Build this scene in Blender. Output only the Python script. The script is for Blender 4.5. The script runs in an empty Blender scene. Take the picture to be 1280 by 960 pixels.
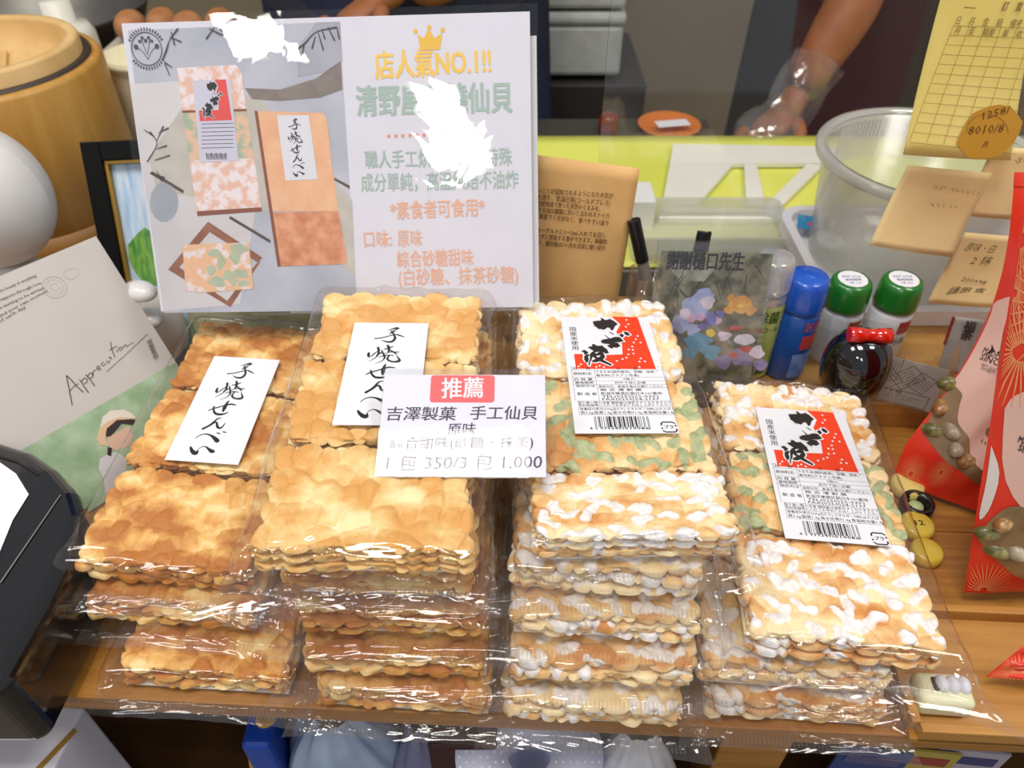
import bpy, math, random
import numpy as np
from mathutils import Matrix, Vector

# ------------------------------------------------------------------ camera, world, lights, exposure
scene = bpy.context.scene
COL = scene.collection
F = 967.0                      # focal length in pixels of the 1280x960 frame
PITCH = math.radians(42)
CAM_H = 0.491
cd = bpy.data.cameras.new('camera'); cam = bpy.data.objects.new('camera', cd); COL.objects.link(cam)
cam.location = (0, 0, CAM_H); cam.rotation_euler = (math.pi/2 - PITCH, 0, 0)
cd.sensor_width = 36; cd.lens = 36*F/1280; cd.clip_start = 0.01
cd.dof.use_dof = True; cd.dof.focus_distance = 0.50; cd.dof.aperture_fstop = 9
scene.camera = cam

w = bpy.data.worlds.new('room_light'); scene.world = w; w.use_nodes = True
w.node_tree.nodes['Background'].inputs[0].default_value = (0.80, 0.83, 0.90, 1)
w.node_tree.nodes['Background'].inputs[1].default_value = 0.42

def panel(name, x, y, sx, sy, power, z=2.3, col=(1, .965, .91)):
    l = bpy.data.lights.new(name, 'AREA'); l.shape = 'RECTANGLE'; l.size = sx; l.size_y = sy
    l.energy = power; l.color = col
    o = bpy.data.objects.new(name, l); o.location = (x, y, z); COL.objects.link(o); return o
panel('ceiling_panel_light', -0.28, 0.00, .58, .56, 26)
panel('ceiling_panel_light', -1.51, -2.16, .38, .44, 14)
panel('ceiling_panel_light', -0.70, -3.02, .30, 1.1, 18)
panel('ceiling_panel_light', 1.30, 0.25, .60, .60, 19)
panel('ceiling_panel_light', -1.45, 0.15, .60, .60, 15)
panel('ceiling_panel_light', 1.60, -1.9, .60, .60, 16)

vs = scene.view_settings
scene.display_settings.display_device = 'sRGB'
vs.view_transform = 'Standard'; vs.look = 'None'; vs.gamma = 1; vs.use_curve_mapping = False
vs.exposure = 0.10
scene.cycles.transparent_max_bounces = 40
scene.cycles.max_bounces = 10
scene.cycles.sample_clamp_indirect = 4

# ------------------------------------------------------------------ picture-to-place helpers
FW = np.array([0, math.cos(PITCH), -math.sin(PITCH)]); UP = np.array([0, math.sin(PITCH), math.cos(PITCH)])
CC = np.array([0, 0, CAM_H])
def ray(px, py): return FW + np.array([1., 0, 0])*(px-640)/F - UP*(py-480)/F
def Pz(px, py, z): r = ray(px, py); return CC + r*((z-CAM_H)/r[2])
def PY(px, py, Y): r = ray(px, py); return CC + r*(Y/r[1])
def rotm(yaw, tilt=0, roll=0):
    return np.array((Matrix.Rotation(math.radians(yaw), 3, 'Z') @ Matrix.Rotation(math.radians(tilt), 3, 'X') @ Matrix.Rotation(math.radians(roll), 3, 'Y')))
class Fr:
    """a flat frame standing in the place: origin o, axes = columns of R"""
    def __init__(s, o, R): s.o = np.array(o, float); s.R = np.array(R, float)
    def l(s, px, py, dz=0.0):
        n = s.R[:, 2]; r = ray(px, py); o = s.o + n*dz
        p = CC + r*(((o-CC) @ n)/(r @ n)); q = s.R.T @ (p - s.o); return (q[0], q[1])
    def ls(s, pts, dz=0.0): return [s.l(a, b, dz) for a, b in pts]
    def m4(s):
        M = Matrix([list(s.R[i])+[s.o[i]] for i in range(3)]+[[0, 0, 0, 1]]); return M

# ------------------------------------------------------------------ materials
def lin(c):
    c = [x/255 for x in c]
    return tuple(x/12.92 if x <= .04045 else ((x+.055)/1.055)**2.4 for x in c) + (1,)
def nodes(name):
    m = bpy.data.materials.new(name); m.use_nodes = True; nt = m.node_tree
    return m, nt, nt.nodes['Principled BSDF'], nt.nodes['Material Output']
def N(nt, t, **k):
    n = nt.nodes.new(t)
    for a, b in k.items():
        if hasattr(n, a): setattr(n, a, b)
    return n
def sock(n, name, v): n.inputs[name].default_value = v
MC = {}
def mat(name, c, rough=.5, c2=None, scale=30, stretch=(1, 1, 1), bump=0, bscale=None, spec=.5, coat=0, trans=0, metal=0, emit=0, detail=4, sss=0, alpha=1, contrast=(.35, .65)):
    if name in MC: return MC[name]
    m, nt, b, out = nodes(name)
    sock(b, 'Base Color', lin(c)); sock(b, 'Roughness', rough); sock(b, 'Specular IOR Level', spec)
    sock(b, 'Coat Weight', coat); sock(b, 'Coat Roughness', .05); sock(b, 'Transmission Weight', trans); sock(b, 'Metallic', metal)
    sock(b, 'Alpha', alpha)
    if sss: sock(b, 'Subsurface Weight', sss); sock(b, 'Subsurface Radius', (.004, .003, .002)); sock(b, 'Subsurface Scale', 1.0)
    tc = N(nt, 'ShaderNodeTexCoord'); mp = N(nt, 'ShaderNodeMapping'); sock(mp, 'Scale', stretch)
    nt.links.new(tc.outputs['Object'], mp.inputs[0])
    no = N(nt, 'ShaderNodeTexNoise'); sock(no, 'Scale', scale); sock(no, 'Detail', detail)
    nt.links.new(mp.outputs[0], no.inputs['Vector'])
    if c2 is not None:
        r = N(nt, 'ShaderNodeValToRGB'); r.color_ramp.elements[0].position = contrast[0]; r.color_ramp.elements[1].position = contrast[1]
        r.color_ramp.elements[0].color = lin(c); r.color_ramp.elements[1].color = lin(c2)
        nt.links.new(no.outputs['Fac'], r.inputs[0]); nt.links.new(r.outputs[0], b.inputs['Base Color'])
    else:                                   # a faint mottling so that nothing is a dead flat colour
        mx = N(nt, 'ShaderNodeMixRGB', blend_type='MULTIPLY'); sock(mx, 'Fac', .10)
        mx.inputs[1].default_value = lin(c); nt.links.new(no.outputs['Fac'], mx.inputs[2]); nt.links.new(mx.outputs[0], b.inputs['Base Color'])
    if bump:
        bp = N(nt, 'ShaderNodeBump'); sock(bp, 'Strength', bump); sock(bp, 'Distance', .002)
        nb = no
        if bscale:
            nb = N(nt, 'ShaderNodeTexNoise'); sock(nb, 'Scale', bscale); sock(nb, 'Detail', 3); nt.links.new(mp.outputs[0], nb.inputs['Vector'])
        nt.links.new(nb.outputs['Fac'], bp.inputs['Height']); nt.links.new(bp.outputs[0], b.inputs['Normal'])
    MC[name] = m; return m

def film_mat(name, base=.07, tint=(.985, .98, .97), bscale=60, bump=.6, rough=.03, haze=.05, power=4, hazecol=(.9, .9, .92), stretch=(1, 1, 1)):
    if name in MC: return MC[name]
    m = bpy.data.materials.new(name); m.use_nodes = True; nt = m.node_tree; nt.nodes.clear(); L = nt.links.new
    out = N(nt, 'ShaderNodeOutputMaterial'); tr = N(nt, 'ShaderNodeBsdfTransparent'); tr.inputs[0].default_value = (*tint, 1)
    g = N(nt, 'ShaderNodeBsdfGlossy'); sock(g, 'Roughness', rough)
    d = N(nt, 'ShaderNodeBsdfDiffuse'); d.inputs[0].default_value = (*hazecol, 1)
    t = N(nt, 'ShaderNodeBsdfTranslucent'); t.inputs[0].default_value = (*hazecol, 1)
    ad = N(nt, 'ShaderNodeMixShader'); sock(ad, 0, .5) if False else None; ad.inputs[0].default_value = .5; L(d.outputs[0], ad.inputs[1]); L(t.outputs[0], ad.inputs[2])
    lw = N(nt, 'ShaderNodeLayerWeight'); lw.inputs[0].default_value = .5
    tc = N(nt, 'ShaderNodeTexCoord'); mp = N(nt, 'ShaderNodeMapping'); sock(mp, 'Scale', stretch); L(tc.outputs['Object'], mp.inputs[0])
    no = N(nt, 'ShaderNodeTexNoise'); sock(no, 'Scale', bscale); sock(no, 'Detail', 2); sock(no, 'Distortion', .8); L(mp.outputs[0], no.inputs['Vector'])
    bp = N(nt, 'ShaderNodeBump'); sock(bp, 'Strength', bump); sock(bp, 'Distance', .002); L(no.outputs['Fac'], bp.inputs['Height'])
    L(bp.outputs[0], g.inputs['Normal'])
    pw = N(nt, 'ShaderNodeMath', operation='POWER'); L(lw.outputs['Facing'], pw.inputs[0]); pw.inputs[1].default_value = power
    mu = N(nt, 'ShaderNodeMath', operation='MULTIPLY_ADD'); L(pw.outputs[0], mu.inputs[0]); mu.inputs[1].default_value = .75; mu.inputs[2].default_value = base
    m1 = N(nt, 'ShaderNodeMixShader'); m1.inputs[0].default_value = haze; L(tr.outputs[0], m1.inputs[1]); L(ad.outputs[0], m1.inputs[2])
    m2 = N(nt, 'ShaderNodeMixShader'); L(mu.outputs[0], m2.inputs[0]); L(m1.outputs[0], m2.inputs[1]); L(g.outputs[0], m2.inputs[2])
    L(m2.outputs[0], out.inputs[0]); MC[name] = m; return m

def wood_mat(name, c1, c2, axis=0, scale=9, rough=.42, band=26):
    if name in MC: return MC[name]
    m, nt, b, out = nodes(name); L = nt.links.new
    tc = N(nt, 'ShaderNodeTexCoord'); mp = N(nt, 'ShaderNodeMapping'); s = [band]*3; s[axis] = 1.2; sock(mp, 'Scale', s); L(tc.outputs['Object'], mp.inputs[0])
    n1 = N(nt, 'ShaderNodeTexNoise'); sock(n1, 'Scale', scale*.35); sock(n1, 'Detail', 6); sock(n1, 'Distortion', .6); L(mp.outputs[0], n1.inputs['Vector'])
    r = N(nt, 'ShaderNodeValToRGB'); r.color_ramp.elements[0].position = .3; r.color_ramp.elements[1].position = .72
    r.color_ramp.elements[0].color = lin(c1); r.color_ramp.elements[1].color = lin(c2); L(n1.outputs['Fac'], r.inputs[0])
    n2 = N(nt, 'ShaderNodeTexNoise'); sock(n2, 'Scale', scale*4); sock(n2, 'Detail', 3); L(mp.outputs[0], n2.inputs['Vector'])
    mx = N(nt, 'ShaderNodeMixRGB', blend_type='MULTIPLY'); sock(mx, 'Fac', .25); L(r.outputs[0], mx.inputs[1]); L(n2.outputs['Fac'], mx.inputs[2])
    L(mx.outputs[0], b.inputs['Base Color']); sock(b, 'Roughness', rough)
    bp = N(nt, 'ShaderNodeBump'); sock(bp, 'Strength', .12); sock(bp, 'Distance', .001); L(n2.outputs['Fac'], bp.inputs['Height']); L(bp.outputs[0], b.inputs['Normal'])
    MC[name] = m; return m

def cracker_mat(name, pale, mid, brown, ice=None):
    m, nt, b, out = nodes(name); L = nt.links.new
    at = N(nt, 'ShaderNodeAttribute'); at.attribute_name = 'brown'
    tc = N(nt, 'ShaderNodeTexCoord')
    n1 = N(nt, 'ShaderNodeTexNoise'); sock(n1, 'Scale', 160); sock(n1, 'Detail', 5); L(tc.outputs['Object'], n1.inputs['Vector'])
    ad = N(nt, 'ShaderNodeMath', operation='MULTIPLY_ADD'); L(n1.outputs['Fac'], ad.inputs[0]); ad.inputs[1].default_value = .55; L(at.outputs['Fac'], ad.inputs[2])
    r = N(nt, 'ShaderNodeValToRGB'); e = r.color_ramp.elements; e[0].position = .38; e[0].color = lin(pale); e[1].position = .92; e[1].color = lin(brown)
    k = e.new(.60); k.color = lin(mid); L(ad.outputs[0], r.inputs[0])
    n2 = N(nt, 'ShaderNodeTexNoise'); sock(n2, 'Scale', 900); sock(n2, 'Detail', 3); L(tc.outputs['Object'], n2.inputs['Vector'])
    bp = N(nt, 'ShaderNodeBump'); sock(bp, 'Strength', .7); sock(bp, 'Distance', .0008); hs = N(nt, 'ShaderNodeMath', operation='MULTIPLY_ADD'); L(n1.outputs['Fac'], hs.inputs[0]); hs.inputs[1].default_value = 1.6; L(n2.outputs['Fac'], hs.inputs[2]); L(hs.outputs[0], bp.inputs['Height']); L(bp.outputs[0], b.inputs['Normal'])
    sock(b, 'Roughness', .55); sock(b, 'Subsurface Weight', .06); sock(b, 'Subsurface Radius', (.004, .0022, .001)); sock(b, 'Subsurface Scale', .6)
    if ice:
        ai = N(nt, 'ShaderNodeAttribute'); ai.attribute_name = 'ice'
        n3 = N(nt, 'ShaderNodeTexNoise'); sock(n3, 'Scale', 260); sock(n3, 'Detail', 2); L(tc.outputs['Object'], n3.inputs['Vector'])
        a2 = N(nt, 'ShaderNodeMath', operation='MULTIPLY_ADD'); L(n3.outputs['Fac'], a2.inputs[0]); a2.inputs[1].default_value = .8; L(ai.outputs['Fac'], a2.inputs[2])
        mr = N(nt, 'ShaderNodeMapRange'); mr.inputs['From Min'].default_value = 1.15; mr.inputs['From Max'].default_value = .15; L(a2.outputs[0], mr.inputs['Value'])
        mx = N(nt, 'ShaderNodeMixRGB'); L(mr.outputs[0], mx.inputs[0]); L(r.outputs[0], mx.inputs[1])
        n4 = N(nt, 'ShaderNodeTexNoise'); sock(n4, 'Scale', 220); L(tc.outputs['Object'], n4.inputs['Vector'])
        ri = N(nt, 'ShaderNodeValToRGB'); ri.color_ramp.elements[0].position = .35; ri.color_ramp.elements[1].position = .6
        ri.color_ramp.elements[0].color = lin(ice[0]); ri.color_ramp.elements[1].color = lin(ice[1]); L(n4.outputs['Fac'], ri.inputs[0])
        L(ri.outputs[0], mx.inputs[2]); L(mx.outputs[0], b.inputs['Base Color'])
    else: L(r.outputs[0], b.inputs['Base Color'])
    MC[name] = m; return m

# ------------------------------------------------------------------ objects
def tag(o, label=None, cat=None, group=None, kind=None):
    if label: o['label'] = label
    if cat: o['category'] = cat
    if group: o['group'] = group
    if kind: o['kind'] = kind
    return o
def thing(name, label, cat, frame=None, loc=(0, 0, 0), yaw=0, group=None):
    o = bpy.data.objects.new(name, None); COL.objects.link(o); o.empty_display_size = .02
    if frame is not None: o.matrix_world = frame.m4()
    else: o.location = [float(v) for v in loc]; o.rotation_euler = (0, 0, math.radians(yaw))
    return tag(o, label, cat, group)
class MB:
    def __init__(s): s.v = []; s.f = []; s.sm = []
    def add(s, v, f, smooth=False):
        b = len(s.v); s.v += [tuple(float(c) for c in p) for p in v]; s.f += [tuple(b+i for i in q) for q in f]; s.sm += [smooth]*len(f)
    def box(s, c, d, yaw=0):
        cs, sn = math.cos(math.radians(yaw)), math.sin(math.radians(yaw)); V = []
        for z in (-.5, .5):
            for x, y in ((-.5, -.5), (.5, -.5), (.5, .5), (-.5, .5)):
                a, b = x*d[0], y*d[1]; V.append((c[0]+a*cs-b*sn, c[1]+a*sn+b*cs, c[2]+z*d[2]))
        s.add(V, [(3, 2, 1, 0), (4, 5, 6, 7), (0, 1, 5, 4), (1, 2, 6, 5), (2, 3, 7, 6), (3, 0, 4, 7)]); return s
    def prism(s, poly, z0, z1):
        n = len(poly); A = sum(poly[i][0]*poly[(i+1) % n][1]-poly[(i+1) % n][0]*poly[i][1] for i in range(n))
        if A < 0: poly = poly[::-1]
        V = [(x, y, z0) for x, y in poly]+[(x, y, z1) for x, y in poly]
        s.add(V, [tuple(range(n))[::-1], tuple(range(n, 2*n))]+[(i, (i+1) % n, n+(i+1) % n, n+i) for i in range(n)]); return s
    def lathe(s, prof, n=40, c=(0, 0, 0), sx=1, sy=1):
        V = []; Fs = []
        for r, z in prof:
            for i in range(n):
                a = 2*math.pi*i/n; V.append((c[0]+r*sx*math.cos(a), c[1]+r*sy*math.sin(a), c[2]+z))
        for k in range(len(prof)-1):
            for i in range(n):
                j = (i+1) % n; Fs.append((k*n+i, k*n+j, (k+1)*n+j, (k+1)*n+i))
        s.add(V, Fs, True)
        return s
    def tube(s, pts, r, n=10, caps=True):
        pts = [np.array(p, float) for p in pts]; V = []; Fs = []
        for i, p in enumerate(pts):
            t = pts[min(i+1, len(pts)-1)]-pts[max(i-1, 0)]; t = t/(np.linalg.norm(t)+1e-12)
            a = np.cross(t, [0, 0, 1.]);
            if np.linalg.norm(a) < 1e-3: a = np.array([1., 0, 0])
            a /= np.linalg.norm(a); b = np.cross(t, a); rr = r[i] if isinstance(r, (list, tuple)) else r
            V += [p+rr*(math.cos(2*math.pi*k/n)*a+math.sin(2*math.pi*k/n)*b) for k in range(n)]
        for i in range(len(pts)-1):
            for k in range(n):
                j = (k+1) % n; Fs.append((i*n+k, i*n+j, (i+1)*n+j, (i+1)*n+k))
        s.add(V, Fs, True)
        if caps: s.add(V[:n], [tuple(range(n))[::-1]]); s.add(V[-n:], [tuple(range(n))])
        return s
    def grid(s, fn, nu, nv, smooth=True, flip=False):
        V = [fn(u/nu, v/nv) for v in range(nv+1) for u in range(nu+1)]; Fs = []
        for v in range(nv):
            for u in range(nu):
                a = v*(nu+1)+u; q = (a, a+1, a+nu+2, a+nu+1); Fs.append(q[::-1] if flip else q)
        s.add(V, Fs, smooth); return s
    def ell(s, c, r, n=24, m=14, R=None):
        def f(u, v):
            a = 2*math.pi*u; b = math.pi*(v-.5); p = np.array([r[0]*math.cos(a)*math.cos(b), r[1]*math.sin(a)*math.cos(b), r[2]*math.sin(b)])
            if R is not None: p = R @ p
            return p+np.array(c)
        return s.grid(f, n, m)
    def mesh(s, name):
        m = bpy.data.meshes.new(name); m.from_pydata(s.v, [], s.f); m.polygons.foreach_set('use_smooth', s.sm); m.update(); return m
    def obj(s, name, material, parent=None, bevel=0, seg=2, loc=None):
        o = mobj(name, s.mesh(name), material, parent)
        if loc is not None: o.location = loc
        if bevel:
            md = o.modifiers.new('bevel', 'BEVEL'); md.width = bevel; md.segments = seg; md.limit_method = 'ANGLE'; md.angle_limit = math.radians(35)
        return o
def mobj(name, mesh, material, parent=None):
    if material is not None and not len(mesh.materials): mesh.materials.append(material)
    o = bpy.data.objects.new(name, mesh); COL.objects.link(o)
    if parent is not None: o.parent = parent
    return o

# ------------------------------------------------------------------ flat print: polygons, brush strokes, lettering
_tc = {}
def glyphs(body, bold=0.0, res=2):
    k = (body, bold, res)
    if k in _tc: return _tc[k]
    c = bpy.data.curves.new('t', 'FONT'); c.body = body; c.size = 1; c.resolution_u = res
    o = bpy.data.objects.new('t', c); COL.objects.link(o)
    m = bpy.data.meshes.new_from_object(o.evaluated_get(bpy.context.evaluated_depsgraph_get()))
    V = [(v.co.x, v.co.y) for v in m.vertices]; Fs = [tuple(p.vertices) for p in m.polygons]
    bpy.data.objects.remove(o); bpy.data.curves.remove(c); bpy.data.meshes.remove(m)
    _tc[k] = (V, Fs); return V, Fs
def copies(bold):
    b = bold*.9
    return ((0, 0),) if bold <= .004 else ((-b, 0), (b, 0)) if bold < .014 else ((-b, -b*.5), (b, -b*.5), (-b, b*.5), (b, b*.5))
def smoothline(pts, k=5):
    """Catmull-Rom through (x, y, w)"""
    P = [np.array(p, float) for p in pts]
    if len(P) < 3: return P
    P = [2*P[0]-P[1]]+P+[2*P[-1]-P[-2]]; out = []
    for i in range(1, len(P)-2):
        for j in range(k):
            t = j/k; out.append(.5*((2*P[i])+(-P[i-1]+P[i+1])*t+(2*P[i-1]-5*P[i]+4*P[i+1]-P[i+2])*t*t+(-P[i-1]+3*P[i]-3*P[i+1]+P[i+2])*t**3))
    out.append(P[-2]); return out
class Ink:
    def __init__(s): s.v = []; s.f = []; s.z = []; s.n = 0
    def add(s, V, Fs):          # every piece a few microns above the last, so that none is coplanar
        b = len(s.v); s.v += list(V); s.f += [tuple(b+i for i in q) for q in Fs]; s.n += 1; s.z += [(s.n % 9)*4e-6]*len(V)
    def poly(s, pts): s.add(pts, [tuple(range(len(pts)))]); return s
    def rect(s, x0, y0, x1, y1): return s.poly([(x0, y0), (x1, y0), (x1, y1), (x0, y1)])
    def line(s, a, b, w): return s.stroke([(*a, w), (*b, w)], cap=False)
    def disc(s, x, y, r, n=14, ry=None): ry = ry or r; return s.poly([(x+r*math.cos(2*math.pi*i/n), y+ry*math.sin(2*math.pi*i/n)) for i in range(n)])
    def ring(s, x, y, r, w, n=32, ry=None):
        ry = ry or r; return s.stroke([(x+r*math.cos(2*math.pi*i/n), y+ry*math.sin(2*math.pi*i/n), w) for i in range(n+1)], cap=False, sm=False)
    def stroke(s, pts, cap=True, sm=True):
        P = smoothline(pts) if sm else [np.array(p, float) for p in pts]; V = []; Fs = []
        for i, p in enumerate(P):
            t = (P[min(i+1, len(P)-1)]-P[max(i-1, 0)])[:2]; t = t/(np.linalg.norm(t)+1e-12); n = np.array([-t[1], t[0]])*max(p[2], 1e-6)/2
            V += [tuple(p[:2]+n), tuple(p[:2]-n)]
        Fs = [(2*i, 2*i+1, 2*i+3, 2*i+2) for i in range(len(P)-1)]; s.add(V, Fs)
        if cap:
            for p in (P[0], P[-1]): s.disc(p[0], p[1], max(p[2], 1e-6)/2, 10)
        return s
    def text(s, body, A, B, h, bold=.0, res=2, slant=0.0):
        """lettering whose base line runs A -> B, h = height of a full-size character"""
        V, Fs = glyphs(body, bold, res)
        if not V: return s
        x0 = min(p[0] for p in V); x1 = max(p[0] for p in V)
        A = np.array(A, float); B = np.array(B, float); ex = B-A; Lw = np.linalg.norm(ex); ex /= Lw; ey = np.array([-ex[1], ex[0]])
        k = Lw/(x1-x0)
        for bx, by in copies(bold): s.add([tuple(A+ex*((p[0]+bx-x0)*k+slant*p[1]*h)+ey*(p[1]+by+.05)*h/.9) for p in V], Fs)
        return s
    def vtext(s, body, top, bot, size, bold=.0, dirx=(1, 0), res=2):
        top = np.array(top, float); bot = np.array(bot, float); n = len(body); dx = np.array(dirx, float)
        for i, ch in enumerate(body):
            c = top+(bot-top)*((i+.5)/n); V, Fs = glyphs(ch, bold, res)
            dn = (bot-top)/n; dn = dn/np.linalg.norm(dn)
            [s.add([tuple(c+dx*(p[0]+bx-.5)*size-dn*(p[1]+by-.36)*size) for p in V], Fs) for bx, by in copies(bold)]
        return s
    def obj(s, name, material, parent, z, warp=None):
        m = bpy.data.meshes.new(name)
        V = [(float(a), float(b), z+dz) for (a, b), dz in zip(s.v, s.z)]
        if warp: V = [warp(*p) for p in V]
        Fs = s.f
        # all faces looking to +z
        G = []
        for f in Fs:
            A = sum(s.v[f[i]][0]*s.v[f[(i+1) % len(f)]][1]-s.v[f[(i+1) % len(f)]][0]*s.v[f[i]][1] for i in range(len(f)))
            G.append(f if A > 0 else f[::-1])
        m.from_pydata(V, [], G); m.update(); return mobj(name, m, material, parent)

# ------------------------------------------------------------------ noise
def vnoise(x, y, seed=0):
    xi = np.floor(x).astype(int); yi = np.floor(y).astype(int); xf = x-xi; yf = y-yi
    def h(a, b):
        n = (a*374761393+b*668265263+seed*1442695041) & 0x7fffffff; n = ((n ^ (n >> 13))*1274126177) & 0x7fffffff; return ((n ^ (n >> 16)) & 0xffff)/65535.0
    u = xf*xf*(3-2*xf); v = yf*yf*(3-2*yf)
    return (h(xi, yi)*(1-u)+h(xi+1, yi)*u)*(1-v)+(h(xi, yi+1)*(1-u)+h(xi+1, yi+1)*u)*v
def fbm(x, y, seed=0, o=4):
    t = 0; a = .5; s = 0
    for i in range(o): t = t+a*vnoise(x*2**i+i*17, y*2**i+i*31, seed+i); s += a; a *= .5
    return t/s

def spaced(n, k=.45):
    t = np.linspace(-1, 1, n); return (1-k)*t+k*np.sin(np.pi/2*t)

# ------------------------------------------------------------------ materials of the place
PLAIN = cracker_mat('plain_cracker', (250, 222, 160), (233, 180, 98), (190, 118, 40))
PALE = cracker_mat('pale_cracker', (250, 230, 176), (240, 204, 136), (222, 164, 84))
WHITE_ICED = cracker_mat('white_iced_cracker', (250, 228, 182), (240, 200, 138), (214, 146, 72), ((232, 226, 224), (250, 247, 246)))
GREEN_ICED = cracker_mat('green_iced_cracker', (250, 222, 170), (236, 192, 124), (214, 148, 76), ((160, 170, 120), (184, 190, 146)))
FILM = film_mat('cellophane', base=.060, bscale=40, bump=.07, haze=.012, tint=(.98, .972, .96))
ACRYLIC = film_mat('clear_acrylic', base=.06, bump=0.02, haze=.012, tint=(.97, .98, .98))
LAMI = film_mat('laminate', base=.045, bscale=26, bump=.16, rough=.02, haze=.008)
TAGP = film_mat('tag_acrylic', base=.011, bump=.02, haze=.006, tint=(.985, .985, .99))
PAPER = mat('white_paper', (228, 227, 231), .6)
SIGNP = mat('sign_paper', (222, 220, 232), .6)
INK = mat('black_ink', (24, 24, 34), .5)
CARD = mat('white_card', (235, 232, 226), .6)
WOOD = wood_mat('table_wood', (156, 100, 34), (192, 134, 60), 0, scale=16)
WOODY = wood_mat('riser_wood', (168, 112, 44), (204, 150, 74), 0)

# ------------------------------------------------------------------ the setting
YAW = -2.7
MB().box((0, 1.0, -.79), (6, 6, .08)).obj('floor', mat('floor_vinyl', (96, 84, 70), .5, (120, 106, 88), 6)).__setitem__('kind', 'structure')
MB().box((0, 2.35, .45), (6, .1, 2.4)).obj('wall_back', mat('beige_wall', (132, 119, 96), .55, (146, 132, 106), 3)).__setitem__('kind', 'structure')

# ------------------------------------------------------------------ tables
EDGE = Pz(640, 897, 0)            # a point of the front top edge
def tabf(x, y, z=0):              # table frame: x along the front edge, y away from it
    c, s = math.cos(math.radians(YAW)), math.sin(math.radians(YAW)); return (EDGE[0]+x*c-y*s, EDGE[1]+x*s+y*c, z)
t = thing('display_table', 'light wooden display table carrying the cracker packs', 'table', loc=tabf(0, 0, 0), yaw=YAW)
for k in range(3):
    MB().box((0, .0815+.1635*k-(.0165 if k == 2 else 0), -.007), (1.9, .163 if k < 2 else .130, .014)).obj('plank', WOOD, t, .0010)
MB().box((.0, .022, -.0205), (1.9, .035, .013)).obj('front_rail', wood_mat('rail_wood', (150, 96, 40), (180, 126, 62), 0), t, .001)
for x in (-.9, .19, .9):
    MB().box((x+.0, .07, -.406), (.055, .05, .758)).obj('leg', WOOD, t, .002)
for x in (-.9, .9):
    MB().box((x, .44, -.393), (.055, .05, .758)).obj('leg', WOOD, t, .002)
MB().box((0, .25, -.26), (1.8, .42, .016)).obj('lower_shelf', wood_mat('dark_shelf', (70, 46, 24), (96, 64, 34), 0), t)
# raised wooden step at the back of the table
rz = .028
Rs = Pz(1115, 551, 0)
t = tag(MB().box((0, .075, rz/2), (1.15, .15, rz)).obj('wooden_riser', WOODY, None, .0015), 'low wooden riser along the back of the display table', 'riser')
t.location = (.45, Rs[1]+.012, 0); t.rotation_euler = (0, 0, math.radians(YAW))
# worker's bench behind
t = thing('work_bench', 'steel bench behind the display with yellow cover', 'bench', loc=(0, 0, 0))
MB().box((0, .913, -.02), (2.6, .347, .036)).obj('bench_top', mat('steel_grey', (150, 150, 145), .35, metal=.6), t, .002)
MB().box((0, .913, -.40), (2.5, .33, .70)).obj('cabinet', mat('dark_cabinet', (60, 56, 50), .5), t, .003)
MB().box((.17, 1.137, -.027), (.27, .09, .03)).obj('back_ledge', MC['dark_cabinet'], t, .002)
o = tag(MB().grid(lambda u, v: (-.10+.86*u, .742+.345*v, .0012+.0012*fbm(np.array(u*5.), np.array(v*3.), 3)+.0005), 30, 14).obj('yellow_sheet', mat('yellow_vinyl', (222, 226, 92), .45, (230, 232, 110), 8)), 'bright yellow sheet covering the work bench', 'sheet')
so = o.modifiers.new('s', 'SOLIDIFY'); so.thickness = .0012

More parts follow.
